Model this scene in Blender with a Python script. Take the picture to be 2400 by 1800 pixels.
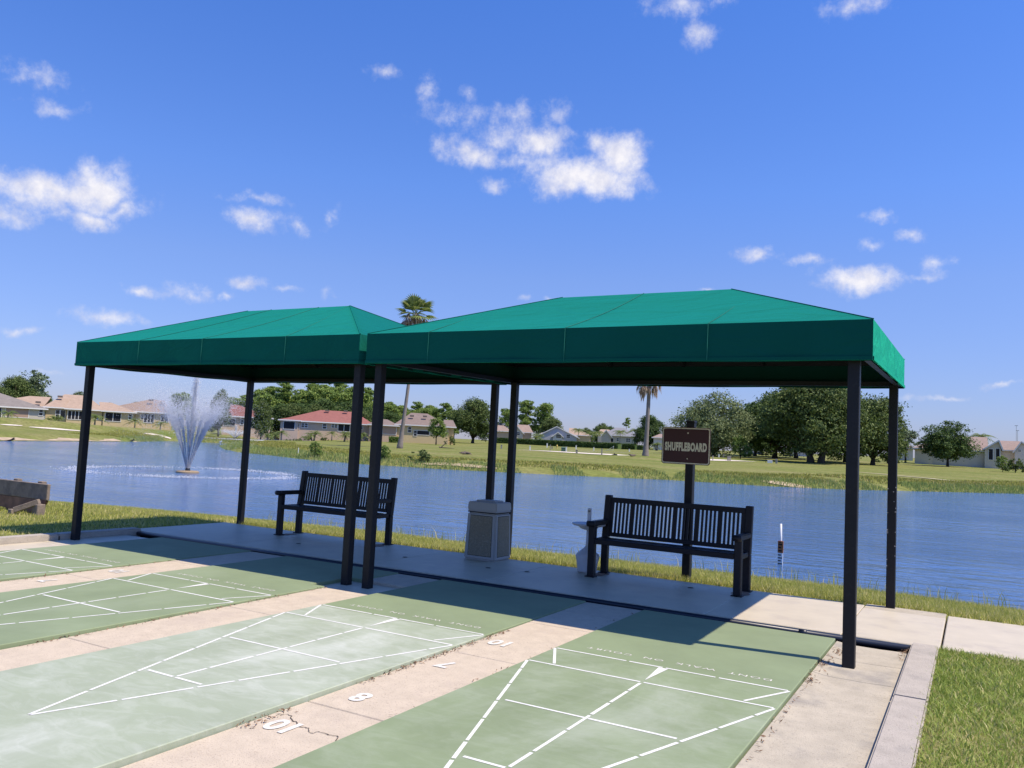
import bpy, bmesh, math
import numpy as np
from mathutils import Matrix, Vector, Euler

for o in list(bpy.data.objects):
    bpy.data.objects.remove(o)
SC = bpy.context.scene
COL = SC.collection
RNG = np.random.default_rng(7)

# ------------------------------------------------------------------ camera
CAM = np.array([1.941, -5.845, 1.543])
FPX = 1921.84                                   # focal length in pixels of the 2400 px wide frame
YAW, PITCH, ROLL = math.radians(29.595), math.radians(4.267), math.radians(2.888)
_f = np.array([-math.sin(YAW) * math.cos(PITCH), math.cos(YAW) * math.cos(PITCH), math.sin(PITCH)])
_r = np.array([math.cos(YAW), math.sin(YAW), 0.0])
_u = np.cross(_r, _f)
AX_R = _r * math.cos(ROLL) + _u * math.sin(ROLL)
AX_U = _u * math.cos(ROLL) - _r * math.sin(ROLL)
AX_F = _f
cd = bpy.data.cameras.new('camera')
cd.sensor_fit = 'HORIZONTAL'
cd.sensor_width = 36.0
cd.lens = FPX / 2400 * 36.0
cd.clip_start = 0.05
cd.clip_end = 6000
cam = bpy.data.objects.new('camera', cd)
COL.objects.link(cam)
cam.matrix_world = Matrix(((AX_R[0], AX_U[0], -AX_F[0], CAM[0]),
                           (AX_R[1], AX_U[1], -AX_F[1], CAM[1]),
                           (AX_R[2], AX_U[2], -AX_F[2], CAM[2]),
                           (0, 0, 0, 1)))
SC.camera = cam


def ray(px, py):
    return (px - 1200) / FPX * AX_R - (py - 900) / FPX * AX_U + AX_F


# ------------------------------------------------------------------ light: sun, sky with fair-weather clouds, exposure
SUN_TO = Vector((0.558, 0.073, 1.0)).normalized()        # towards the sun
SUN_EL = math.asin(SUN_TO.z)
SKY_STRENGTH = 0.10
sd = bpy.data.lights.new('sun', 'SUN')
sd.energy = 4.9
sd.angle = math.radians(0.53)
sd.color = (1.0, 0.885, 0.735)
sun = bpy.data.objects.new('sun', sd)
sun.rotation_euler = SUN_TO.to_track_quat('Z', 'Y').to_euler()
sun.location = (30, 4, 60)
COL.objects.link(sun)

world = bpy.data.worlds.new('World')
SC.world = world
world.use_nodes = True
SC.view_settings.view_transform = 'Standard'
SC.view_settings.look = 'None'
SC.view_settings.gamma = 1.0
SC.view_settings.exposure = 0.25
SC.view_settings.use_curve_mapping = False
try:
    SC.cycles.use_denoising = True
    SC.cycles.max_bounces = 8
    SC.cycles.diffuse_bounces = 3
    SC.cycles.glossy_bounces = 4
    SC.cycles.transparent_max_bounces = 12
    SC.cycles.caustics_reflective = False
    SC.cycles.caustics_refractive = False
except Exception:
    pass

CLOUDS = [  # direction as (px, py) of the frame on a 2212 px grid, half sizes, strength
    (1270, 385, 130, 44, 1.35), (1150, 352, 120, 34, .78), (1090, 290, 90, 40, .55), (1340, 335, 55, 52, 1.2), (1175, 305, 72, 46, 1.0), (1020, 332, 80, 30, .95),
    (1000, 255, 85, 34, .62), (1100, 258, 60, 32, .6), (1203, 235, 45, 28, .62), (1290, 305, 38, 24, .7),
    (1070, 385, 45, 18, .7), (832, 170, 36, 20, .7), (920, 200, 22, 32, .5), (1022, 195, 22, 24, .5),
    (120, 418, 150, 38, 1.1), (225, 405, 52, 48, 1.25), (262, 455, 45, 26, 1.0), (190, 470, 60, 22, .9), (25, 462, 60, 30, .75),
    (75, 160, 48, 24, .62), (125, 228, 50, 20, .55),
    (550, 478, 72, 26, .82), (550, 432, 66, 13, .6), (712, 462, 22, 32, .48), (650, 495, 22, 18, .5),
    (545, 612, 46, 18, .85), (412, 630, 44, 20, .7), (308, 628, 40, 15, .75), (498, 641, 24, 11, .5),
    (622, 631, 36, 9, .45), (700, 630, 20, 20, .42), (230, 695, 72, 19, .75), (45, 708, 30, 11, .6),
    (1490, 8, 90, 30, .75), (1505, 75, 32, 38, .68), (1840, 12, 62, 28, .62),
    (1858, 602, 88, 28, 1.15), (1760, 566, 36, 11, .62), (1968, 508, 36, 20, .85), (1892, 470, 40, 12, .65),
    (1875, 532, 26, 14, .65), (1640, 548, 48, 16, .65), (2022, 568, 30, 15, .65), (2005, 592, 40, 9, .45),
    (2020, 858, 50, 8, .75), (2165, 836, 36, 9, .75), (1125, 643, 28, 11, .6), (1190, 640, 16, 8, .5), (1520, 622, 22, 6, .6),
    (330, 855, 60, 9, .4), (205, 868, 55, 9, .35), (640, 870, 70, 10, .38), (100, 800, 40, 7, .35),
]


def build_world():
    nt = world.node_tree
    nt.nodes.clear()
    N, L = nt.nodes.new, nt.links.new

    def math_(op, a, b, c=None):
        n = N('ShaderNodeMath')
        n.operation = op
        for i, v in enumerate((a, b, c)):
            if v is None:
                continue
            if isinstance(v, (int, float)):
                n.inputs[i].default_value = v
            else:
                L(v, n.inputs[i])
        return n.outputs[0]

    def vmath(op, a, b=None, scale=None, out=0):
        n = N('ShaderNodeVectorMath')
        n.operation = op
        for i, v in enumerate((a, b)):
            if v is None:
                continue
            if hasattr(v, 'is_linked') or isinstance(v, bpy.types.NodeSocket):
                L(v, n.inputs[i])
            else:
                n.inputs[i].default_value = v
        if scale is not None:
            n.inputs['Scale'].default_value = scale
        return n.outputs[out]

    def noise(vec, scale, det, ro=.55, out=0):
        n = N('ShaderNodeTexNoise')
        n.inputs['Scale'].default_value = scale
        n.inputs['Detail'].default_value = det
        n.inputs['Roughness'].default_value = ro
        L(vec, n.inputs['Vector'])
        return n.outputs[out]

    def background(colour):
        bg = N('ShaderNodeBackground')
        bg.inputs['Strength'].default_value = SKY_STRENGTH
        L(colour, bg.inputs['Color'])
        return bg.outputs[0]
    sky = N('ShaderNodeTexSky')
    sky.sky_type = 'NISHITA'
    sky.sun_disc = False
    sky.sun_elevation = SUN_EL
    sky.sun_rotation = math.atan2(SUN_TO.x, SUN_TO.y)
    sky.altitude = 0
    sky.air_density = 1.0
    sky.dust_density = 0.35
    sky.ozone_density = 3.0
    geo = N('ShaderNodeNewGeometry')
    d_ = vmath('SCALE', geo.outputs['Incoming'], scale=-1.0)
    sep = N('ShaderNodeSeparateXYZ')
    L(d_, sep.inputs[0])
    # the camera's colour rendering of a clear sky: deeper and cooler overhead, less glare low down
    ramp = N('ShaderNodeValToRGB')
    stops = [(.03, (.68, .71, 1.12)), (.20, (.85, .94, 1.38)), (.30, (.78, 1.03, 1.64)), (.50, (.63, 1.03, 1.82)), (1.0, (.63, 1.0, 1.80))]
    el = ramp.color_ramp.elements
    while len(el) < len(stops):
        el.new(.5)
    for e, (p, c) in zip(el, stops):
        e.position = p
        e.color = (c[0] / 2, c[1] / 2, c[2] / 2, 1)
    L(sep.outputs[2], ramp.inputs[0])
    tint = N('ShaderNodeMix')
    tint.data_type = 'RGBA'
    tint.blend_type = 'MULTIPLY'
    tint.inputs[0].default_value = 1.0
    L(sky.outputs[0], tint.inputs[6])
    L(ramp.outputs[0], tint.inputs[7])
    skyc = vmath('SCALE', tint.outputs[2], scale=2.0)
    surf = background(skyc)
    K = 2400 / 2212

    def plane(px, py):      # normal of the upright plane through the viewer and this direction, pointing right
        h = ray(px * K, py * K)
        return (h[1], -h[0], 0.0)
    groups = [((-260, 400), (745, 400)), ((745, 400), (1420, 330)), ((1420, 330), (2480, 400))]
    for gi, (lo, hi) in enumerate(groups):
        left = math_('GREATER_THAN', vmath('DOT_PRODUCT', d_, plane(*lo), out=1), 0.0)
        right = math_('LESS_THAN', vmath('DOT_PRODUCT', d_, plane(*hi), out=1), 0.0)
        up = math_('GREATER_THAN', sep.outputs[2], 0.0)
        top = math_('LESS_THAN', sep.outputs[2], 0.72)
        front = math_('GREATER_THAN', vmath('DOT_PRODUCT', d_, tuple(AX_F), out=1), 0.0)
        mask = math_('MULTIPLY', math_('MULTIPLY', left, right), math_('MULTIPLY', math_('MULTIPLY', up, top), front))
        # a ragged outline: warp the direction a little
        wv = vmath('ADD', d_, vmath('SCALE', vmath('SUBTRACT', noise(d_, 16, 5, out=1), (.5, .5, .5)), scale=.045))
        acc = None
        for (x, y, w, h, s) in CLOUDS:
            if x + 1.6 * w < lo[0] or x - 1.6 * w > hi[0]:
                continue
            d = ray(x * K, y * K)
            d = d / np.linalg.norm(d)
            rr = np.array([d[1], -d[0], 0.0])
            rr /= np.linalg.norm(rr)
            uu = np.cross(rr, d)
            m3 = Matrix(((rr[0], uu[0], -d[0]), (rr[1], uu[1], -d[1]), (rr[2], uu[2], -d[2])))
            mp = N('ShaderNodeMapping')
            mp.vector_type = 'TEXTURE'
            mp.inputs['Location'].default_value = d
            mp.inputs['Rotation'].default_value = m3.to_euler('XYZ')
            mp.inputs['Scale'].default_value = (1.22 * w * K / FPX, 1.18 * h * K / FPX, 0.3)
            L(wv, mp.inputs['Vector'])
            v = math_('MULTIPLY_ADD', vmath('LENGTH', mp.outputs[0], out=1), -s, s)
            acc = v if acc is None else math_('SMOOTH_MAX', acc, v, .15)
        den = math_('ADD', acc, math_('MULTIPLY_ADD', noise(d_, 36, 12, .66), 1.75, -.93))
        mr = N('ShaderNodeMapRange')
        mr.interpolation_type = 'SMOOTHSTEP'
        mr.inputs['From Min'].default_value = -.02
        mr.inputs['From Max'].default_value = 1.05
        mr.inputs['To Max'].default_value = .97
        L(den, mr.inputs['Value'])
        cr = N('ShaderNodeValToRGB')
        cr.color_ramp.elements[0].position = .10
        cr.color_ramp.elements[0].color = (5.6, 5.8, 7.2, 1)
        cr.color_ramp.elements[1].position = .62
        cr.color_ramp.elements[1].color = (8.2, 8.0, 8.3, 1)
        # light from the upper right: compare the billows with themselves a little towards the sun
        tow = AX_R * .75 + AX_U * .65
        d2 = vmath('ADD', d_, tuple(float(v) for v in tow * .010))
        rel = math_('SUBTRACT', noise(d_, 30, 8, .6), noise(d2, 30, 8, .6))
        L(math_('ADD', math_('MULTIPLY_ADD', rel, 1.6, .22), math_('MULTIPLY', acc, .26)), cr.inputs[0])
        mix = N('ShaderNodeMix')
        mix.data_type = 'RGBA'
        L(mr.outputs[0], mix.inputs[0])
        L(skyc, mix.inputs[6])
        L(cr.outputs[0], mix.inputs[7])
        ms = N('ShaderNodeMixShader')
        L(mask, ms.inputs[0])
        L(surf, ms.inputs[1])
        L(background(mix.outputs[2]), ms.inputs[2])
        surf = ms.outputs[0]
    out = N('ShaderNodeOutputWorld')
    L(surf, out.inputs['Surface'])


build_world()

# ------------------------------------------------------------------ helpers: tags, materials, meshes


def tag(o, label=None, cat=None, group=None, kind=None):
    if label:
        o['label'] = label
    if cat:
        o['category'] = cat
    if group:
        o['group'] = group
    if kind:
        o['kind'] = kind
    return o


def empty(name, loc=(0, 0, 0), rz=0.0, label=None, cat=None, group=None):
    o = bpy.data.objects.new(name, None)
    o.empty_display_size = 0.2
    COL.objects.link(o)
    o.location = loc
    o.rotation_euler = (0, 0, rz)
    return tag(o, label, cat, group)


def link_mesh(name, me, mat, parent=None, smooth=False):
    o = bpy.data.objects.new(name, me)
    COL.objects.link(o)
    if mat is not None and not me.materials:
        me.materials.append(mat)
    if parent is not None:
        o.parent = parent
    if smooth:
        me.polygons.foreach_set('use_smooth', [True] * len(me.polygons))
    return o


class MB:
    """collects faces, then links them as one mesh object"""

    def __init__(s):
        s.v, s.f = [], []

    def add(s, vs, fs):
        n = len(s.v)
        s.v += [tuple(map(float, p)) for p in vs]
        s.f += [tuple(i + n for i in q) for q in fs]
        return s

    def box(s, x0, x1, y0, y1, z0, z1):
        return s.add([(x0, y0, z0), (x1, y0, z0), (x1, y1, z0), (x0, y1, z0), (x0, y0, z1), (x1, y0, z1), (x1, y1, z1), (x0, y1, z1)],
                     [(0, 3, 2, 1), (4, 5, 6, 7), (0, 1, 5, 4), (1, 2, 6, 5), (2, 3, 7, 6), (3, 0, 4, 7)])

    def hexa(s, b, t):       # two quads, bottom and top, both counter-clockwise from above
        return s.add(list(b) + list(t), [(0, 3, 2, 1), (4, 5, 6, 7), (0, 1, 5, 4), (1, 2, 6, 5), (2, 3, 7, 6), (3, 0, 4, 7)])

    def bar(s, a, b, w, h, up=(0, 0, 1)):     # beam from a to b
        a, b = Vector(a), Vector(b)
        d = (b - a).normalized()
        up = Vector(up)
        sd_ = d.cross(up)
        if sd_.length < 1e-4:
            sd_ = d.cross(Vector((0, 1, 0)))
        sd_.normalize()
        u = sd_.cross(d)
        q = [(-w / 2, -h / 2), (w / 2, -h / 2), (w / 2, h / 2), (-w / 2, h / 2)]
        vs = [a + sd_ * i + u * j for i, j in q] + [b + sd_ * i + u * j for i, j in q]
        return s.add(vs, [(3, 2, 1, 0), (4, 5, 6, 7), (0, 1, 5, 4), (1, 2, 6, 5), (2, 3, 7, 6), (3, 0, 4, 7)])

    def tube(s, pts, rad, n=8, cap=True):
        pts = [Vector(p) for p in pts]
        if not hasattr(rad, '__len__'):
            rad = [rad] * len(pts)
        rings = []
        for i, p in enumerate(pts):
            d = (pts[min(i + 1, len(pts) - 1)] - pts[max(i - 1, 0)]).normalized()
            a = d.cross(Vector((0.13, 0.97, 0.2)))
            if a.length < .15:
                a = d.cross(Vector((1, 0, 0)))
            a.normalize()
            b = d.cross(a)
            rings.append([p + a * math.cos(2 * math.pi * k / n) * rad[i] + b * math.sin(2 * math.pi * k / n) * rad[i] for k in range(n)])
        vs = [q for r in rings for q in r]
        fs = [(i * n + k, i * n + (k + 1) % n, (i + 1) * n + (k + 1) % n, (i + 1) * n + k) for i in range(len(pts) - 1) for k in range(n)]
        if cap:
            fs += [tuple(range(n - 1, -1, -1)), tuple(range((len(pts) - 1) * n, len(pts) * n))]
        return s.add(vs, fs)

    def lathe(s, prof, n=24, c=(0, 0), sx=1.0, sy=1.0):      # profile of (radius, z)
        vs = [(c[0] + r * sx * math.cos(2 * math.pi * k / n), c[1] + r * sy * math.sin(2 * math.pi * k / n), z) for r, z in prof for k in range(n)]
        m = len(prof)
        fs = [(i * n + k, i * n + (k + 1) % n, (i + 1) * n + (k + 1) % n, (i + 1) * n + k) for i in range(m - 1) for k in range(n)]
        fs += [tuple(range(n - 1, -1, -1)), tuple(range((m - 1) * n, m * n))]
        return s.add(vs, fs)

    def sheet(s, pts, z=None):
        return s.add([p if z is None else (p[0], p[1], z) for p in pts], [tuple(range(len(pts)))])

    def build(s, name, mat, parent=None, bevel=0.0, seg=1, smooth=False):
        me = bpy.data.meshes.new(name)
        me.from_pydata(s.v, [], s.f)
        me.validate()
        if bevel > 0:
            bm = bmesh.new()
            bm.from_mesh(me)
            bmesh.ops.bevel(bm, geom=list(bm.edges), offset=bevel, segments=seg, affect='EDGES', clamp_overlap=True)
            bm.to_mesh(me)
            bm.free()
        me.update()
        return link_mesh(name, me, mat, parent, smooth)


def np_mesh(name, verts, faces_n, mat, parent=None, smooth=False):
    """verts (N,3); faces_n (M,k) int array with constant k"""
    me = bpy.data.meshes.new(name)
    verts = np.asarray(verts, dtype=np.float32)
    faces_n = np.asarray(faces_n, dtype=np.int32)
    m, k = faces_n.shape
    me.vertices.add(len(verts))
    me.vertices.foreach_set('co', verts.ravel())
    me.loops.add(m * k)
    me.loops.foreach_set('vertex_index', faces_n.ravel())
    me.polygons.add(m)
    me.polygons.foreach_set('loop_start', np.arange(0, m * k, k, dtype=np.int32))
    try:
        me.polygons.foreach_set('loop_total', np.full(m, k, dtype=np.int32))
    except Exception:
        pass
    me.update(calc_edges=True)
    return link_mesh(name, me, mat, parent, smooth)


MATS = {}


def mat(name, col, rough=0.8, var=0.12, scale=6.0, bump=0.0, bscale=60.0, spec=0.3, stain=0.0, stain_col=(.1, .09, .08), stain_scale=1.2,
        metal=0.0, island=0.0, trans=0.0, speck=0.0, speck_col=(.2, .15, .12), speck_scale=160):
    m = bpy.data.materials.new(name)
    m.use_nodes = True
    nt = m.node_tree
    N, L = nt.nodes.new, nt.links.new
    b = nt.nodes['Principled BSDF']
    b.inputs['Roughness'].default_value = rough
    b.inputs['Metallic'].default_value = metal
    b.inputs['Specular IOR Level'].default_value = spec
    tc = N('ShaderNodeTexCoord')
    src = tc.outputs['Object']

    def noise(sc, det=5, ro=.6):
        n = N('ShaderNodeTexNoise')
        n.inputs['Scale'].default_value = sc
        n.inputs['Detail'].default_value = det
        n.inputs['Roughness'].default_value = ro
        L(src, n.inputs['Vector'])
        return n.outputs[0]
    n1 = noise(scale)
    mr = N('ShaderNodeMapRange')
    mr.inputs['From Min'].default_value = 0.25
    mr.inputs['From Max'].default_value = 0.75
    mr.inputs['To Min'].default_value = 1 - var
    mr.inputs['To Max'].default_value = 1 + var
    L(n1, mr.inputs['Value'])
    hsv = N('ShaderNodeHueSaturation')
    hsv.inputs['Color'].default_value = (*col, 1)
    val = mr.outputs[0]
    if island > 0:
        ge = N('ShaderNodeNewGeometry')
        mi = N('ShaderNodeMapRange')
        mi.inputs['To Min'].default_value = 1 - island
        mi.inputs['To Max'].default_value = 1 + island
        L(ge.outputs['Random Per Island'], mi.inputs['Value'])
        mu = N('ShaderNodeMath')
        mu.operation = 'MULTIPLY'
        L(val, mu.inputs[0])
        L(mi.outputs[0], mu.inputs[1])
        val = mu.outputs[0]
    L(val, hsv.inputs['Value'])
    c = hsv.outputs[0]

    def over(c, fac, colr):
        x = N('ShaderNodeMix')
        x.data_type = 'RGBA'
        L(fac, x.inputs[0])
        L(c, x.inputs[6])
        x.inputs[7].default_value = (*colr, 1)
        return x.outputs[2]

    def thresh(v, a, bb, top):
        r = N('ShaderNodeMapRange')
        r.interpolation_type = 'SMOOTHSTEP'
        r.inputs['From Min'].default_value = a
        r.inputs['From Max'].default_value = bb
        r.inputs['To Max'].default_value = top
        L(v, r.inputs['Value'])
        return r.outputs[0]
    if stain > 0:
        c = over(c, thresh(noise(stain_scale, 6, .65), .5, .68, stain), stain_col)
    if speck > 0:
        c = over(c, thresh(noise(speck_scale, 2, .5), .58, .68, speck), speck_col)
    L(c, b.inputs['Base Color'])
    if bump > 0:
        bp = N('ShaderNodeBump')
        bp.inputs['Strength'].default_value = bump
        bp.inputs['Distance'].default_value = 0.01
        L(noise(bscale, 4, .6), bp.inputs['Height'])
        L(bp.outputs[0], b.inputs['Normal'])
    if trans > 0:
        tr = N('ShaderNodeBsdfTranslucent')
        L(c, tr.inputs['Color'])
        ms = N('ShaderNodeMixShader')
        ms.inputs[0].default_value = trans
        L(b.outputs[0], ms.inputs[1])
        L(tr.outputs[0], ms.inputs[2])
        L(ms.outputs[0], nt.nodes['Material Output'].inputs['Surface'])
    MATS[name] = m
    return m


def leaf_mat(name, dark, light, third=None, rough=.6, trans=.25, tuft=0.0, tscale=.8):
    """leaves or blades: each island its own colour between the given ones"""
    m = bpy.data.materials.new(name)
    m.use_nodes = True
    nt = m.node_tree
    N, L = nt.nodes.new, nt.links.new
    b = nt.nodes['Principled BSDF']
    b.inputs['Roughness'].default_value = rough
    b.inputs['Specular IOR Level'].default_value = .2
    ge = N('ShaderNodeNewGeometry')
    v = ge.outputs['Random Per Island']
    if tuft > 0:
        tc = N('ShaderNodeTexCoord')
        n = N('ShaderNodeTexNoise')
        n.inputs['Scale'].default_value = tscale
        n.inputs['Detail'].default_value = 4
        L(tc.outputs['Object'], n.inputs['Vector'])
        mm = N('ShaderNodeMath')
        mm.operation = 'MULTIPLY_ADD'
        mm.inputs[1].default_value = tuft * 2.4
        mm.inputs[2].default_value = -tuft * 1.2
        L(n.outputs[0], mm.inputs[0])
        ad = N('ShaderNodeMath')
        ad.operation = 'ADD'
        ad.use_clamp = True
        L(v, ad.inputs[0])
        L(mm.outputs[0], ad.inputs[1])
        v = ad.outputs[0]
    r = N('ShaderNodeValToRGB')
    r.color_ramp.elements[0].color = (*dark, 1)
    r.color_ramp.elements[1].color = (*light, 1)
    if third:
        r.color_ramp.elements[1].position = .7
        e = r.color_ramp.elements.new(.97)
        e.color = (*third, 1)
    L(v, r.inputs[0])
    L(r.outputs[0], b.inputs['Base Color'])
    tr = N('ShaderNodeBsdfTranslucent')
    L(r.outputs[0], tr.inputs['Color'])
    ms = N('ShaderNodeMixShader')
    ms.inputs[0].default_value = trans
    L(b.outputs[0], ms.inputs[1])
    L(tr.outputs[0], ms.inputs[2])
    L(ms.outputs[0], nt.nodes['Material Output'].inputs['Surface'])
    return m


# ------------------------------------------------------------------ terrain
ZW = -0.5                                        # pond level; courts are at 0
NEAR = [(60, 2), (20, 7), (8, 8.0), (2.6, 8.25), (0.2, 8.45), (-3.8, 8.3), (-6, 8.2), (-9.2, 8.35), (-12.7, 7.9), (-15.1, 7.5), (-18.4, 6.5), (-26, 4.0), (-40, 0), (-70, 6)]
FAR = [(-70, 6), (-85, 18), (-79, 38.5), (-95.4, 65), (-109.5, 82), (-102, 88.5), (-92, 79), (-84, 69.5), (-70, 58), (-62, 52), (-54, 49.3), (-48.3, 46.4), (-39.4, 44.3),
       (-32.5, 45.4), (-25.5, 49.7), (-18.3, 55.2), (-11.3, 56), (-6.4, 60.3), (5.8, 82), (14, 96), (40, 110), (90, 90), (95, 20), (60, 2)]
UPPER = [(-112, 92), (-104, 97), (-112, 108), (-118, 124), (-126, 128), (-131, 121), (-124, 104)]


def seg_dist(x, y, poly, closed=False):
    best = np.full(x.shape, 1e9)
    n = len(poly)
    for i in range(n if closed else n - 1):
        ax, ay = poly[i]
        bx, by = poly[(i + 1) % n]
        dx, dy = bx - ax, by - ay
        t = np.clip(((x - ax) * dx + (y - ay) * dy) / (dx * dx + dy * dy), 0, 1)
        best = np.minimum(best, np.hypot(x - ax - t * dx, y - ay - t * dy))
    return best


def inside(x, y, poly):
    r = np.zeros(x.shape, bool)
    n = len(poly)
    for i in range(n):
        ax, ay = poly[i]
        bx, by = poly[(i + 1) % n]
        c = (ay > y) != (by > y)
        with np.errstate(divide='ignore', invalid='ignore'):
            xi = (bx - ax) * (y - ay) / (by - ay + 1e-12) + ax
        r ^= c & (x < xi)
    return r


def sstep(a, b, v):
    t = np.clip((v - a) / (b - a), 0, 1)
    return t * t * (3 - 2 * t)


def horizon_dir(px):
    d = ray(px, 1043 + (px - 1200) * .0504)
    d = d[:2] / np.linalg.norm(d[:2])
    return d


def at(px, D):
    d = horizon_dir(px)
    return CAM[0] + d[0] * D, CAM[1] + d[1] * D


_ANG = np.array([math.atan2(*horizon_dir(p)[::-1]) for p in (0, 400, 900, 1400, 1900, 2400)])[::-1]
_SLO = np.array([0.0150, 0.0150, 0.0180, 0.0180, 0.0215, 0.0255])[::-1]
BUMPS = [(100, 146, 1.15, 17, 6), (20, 150, .5, 10, 6), (365, 152, .75, 11, 5), (1513, 104, .3, 5, 5)]


def tz(x, y, dirt=True):
    x = np.atleast_1d(np.asarray(x, float))
    y = np.atleast_1d(np.asarray(y, float))
    dn = seg_dist(x, y, NEAR)
    df = seg_dist(x, y, FAR)
    ins = inside(x, y, NEAR[:-1] + FAR[:-1])
    d = np.minimum(dn, df)
    zin = ZW - np.minimum(d * .22, 1.2) - 0.02
    zn = ZW + 0.45 * np.minimum(dn / 4.2, 1) + 0.04 * sstep(0, .6, dn)
    s = np.interp(np.arctan2(y - CAM[1], x - CAM[0]), _ANG, _SLO)
    zf = ZW + 0.65 * sstep(0, 1, np.sqrt(np.minimum(df / 5.0, 1))) + s * np.clip(df - 4, 0, 150)
    w = sstep(-6, 6, df - dn)
    zo = zn * w + zf * (1 - w)
    for px, D, h, a, b in BUMPS:
        bx, by = at(px, D)
        dd_ = horizon_dir(px)
        ru = (x - bx) * dd_[1] - (y - by) * dd_[0]
        rw = (x - bx) * dd_[0] + (y - by) * dd_[1]
        zo = zo + h * np.exp(-(ru / a) ** 2 - (rw / b) ** 2)
    zo = zo + np.where(df < dn, .05 * np.sin(x * .21 + y * .13) + .04 * np.sin(x * .09 - y * .31), 0) * sstep(0, 8, df)
    du = seg_dist(x, y, UPPER, True)
    iu = inside(x, y, UPPER)
    k = np.where(iu, 1.0, 1 - sstep(0, 6, du))
    zo = zo * (1 - k) + np.where(iu, -0.2, 0.32) * k
    z = np.where(ins, zin, zo)
    if dirt:
        z = np.where((x > -8.96) & (x < 1.60) & (y < 3.93), -0.35, z)
        z = np.where((x >= 1.60) & (x < 60) & (y > 2.28) & (y < 3.90) & (~ins), -0.25, z)
    return z


def tz1(x, y):
    return float(tz([x], [y])[0])


def build_ground():
    def geo(a, b, n):
        return list(np.sign(a) * np.geomspace(abs(a), abs(b), n))
    xs = geo(-2500, -140, 14)[:-1] + list(np.arange(-140, -30, 1.6)) + list(np.arange(-30, -12, .6)) + list(np.arange(-12, 6, .25)) + \
        list(np.arange(6, 30, 1.0)) + list(np.arange(30, 130, 4)) + geo(130, 2500, 14)
    xs += [-8.97, -8.95, 1.59, 1.61]
    ys = geo(-1500, -30, 10)[:-1] + list(np.arange(-30, -3, 1.5)) + list(np.arange(-3, 10, .22)) + list(np.arange(10, 130, 1.3)) + \
        list(np.arange(130, 300, 5)) + geo(300, 3500, 14)
    ys += [2.27, 2.29, 3.89, 3.91, 3.92, 3.94]
    xs, ys = np.array(sorted(set(np.round(xs, 4)))), np.array(sorted(set(np.round(ys, 4))))
    X, Y = np.meshgrid(xs, ys)
    Z = tz(X.ravel(), Y.ravel())
    nx, ny = len(xs), len(ys)
    idx = np.arange(nx * ny).reshape(ny, nx)
    F = np.stack([idx[:-1, :-1], idx[:-1, 1:], idx[1:, 1:], idx[1:, :-1]], -1).reshape(-1, 4)
    return np.stack([X.ravel(), Y.ravel(), Z], -1), F


def ground_material():
    m = bpy.data.materials.new('ground_grass')
    m.use_nodes = True
    nt = m.node_tree
    N, L = nt.nodes.new, nt.links.new
    b = nt.nodes['Principled BSDF']
    b.inputs['Roughness'].default_value = .95
    b.inputs['Specular IOR Level'].default_value = .1
    tc = N('ShaderNodeTexCoord')

    def noise(scale, det, src=None):
        n = N('ShaderNodeTexNoise')
        n.inputs['Scale'].default_value = scale
        n.inputs['Detail'].default_value = det
        n.inputs['Roughness'].default_value = .62
        L(src if src else tc.outputs['Object'], n.inputs['Vector'])
        return n.outputs[0]
    mp = N('ShaderNodeMapping')
    mp.inputs['Rotation'].default_value = (0, 0, math.radians(-35))
    mp.inputs['Scale'].default_value = (.35, 1.3, 1)
    L(tc.outputs['Object'], mp.inputs['Vector'])
    r = N('ShaderNodeValToRGB')
    e = r.color_ramp.elements
    e[0].position, e[0].color = .30, (.125, .165, .034, 1)
    e[1].position, e[1].color = .70, (.265, .240, .105, 1)
    x = e.new(.5)
    x.color = (.188, .200, .055, 1)
    L(noise(.22, 9, mp.outputs[0]), r.inputs[0])
    fine = N('ShaderNodeMapRange')
    fine.inputs['From Min'].default_value = .3
    fine.inputs['From Max'].default_value = .7
    fine.inputs['To Min'].default_value = .62
    fine.inputs['To Max'].default_value = 1.3
    L(noise(2.2, 8), fine.inputs['Value'])
    h = N('ShaderNodeHueSaturation')
    L(r.outputs[0], h.inputs['Color'])
    L(fine.outputs[0], h.inputs['Value'])
    L(h.outputs[0], b.inputs['Base Color'])
    bp = N('ShaderNodeBump')
    bp.inputs['Strength'].default_value = .6
    bp.inputs['Distance'].default_value = .12
    L(noise(3.0, 8), bp.inputs['Height'])
    L(bp.outputs[0], b.inputs['Normal'])
    return m


gv, gf = build_ground()
ground = np_mesh('ground', gv, gf, ground_material(), smooth=True)
tag(ground, kind='structure')


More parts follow.
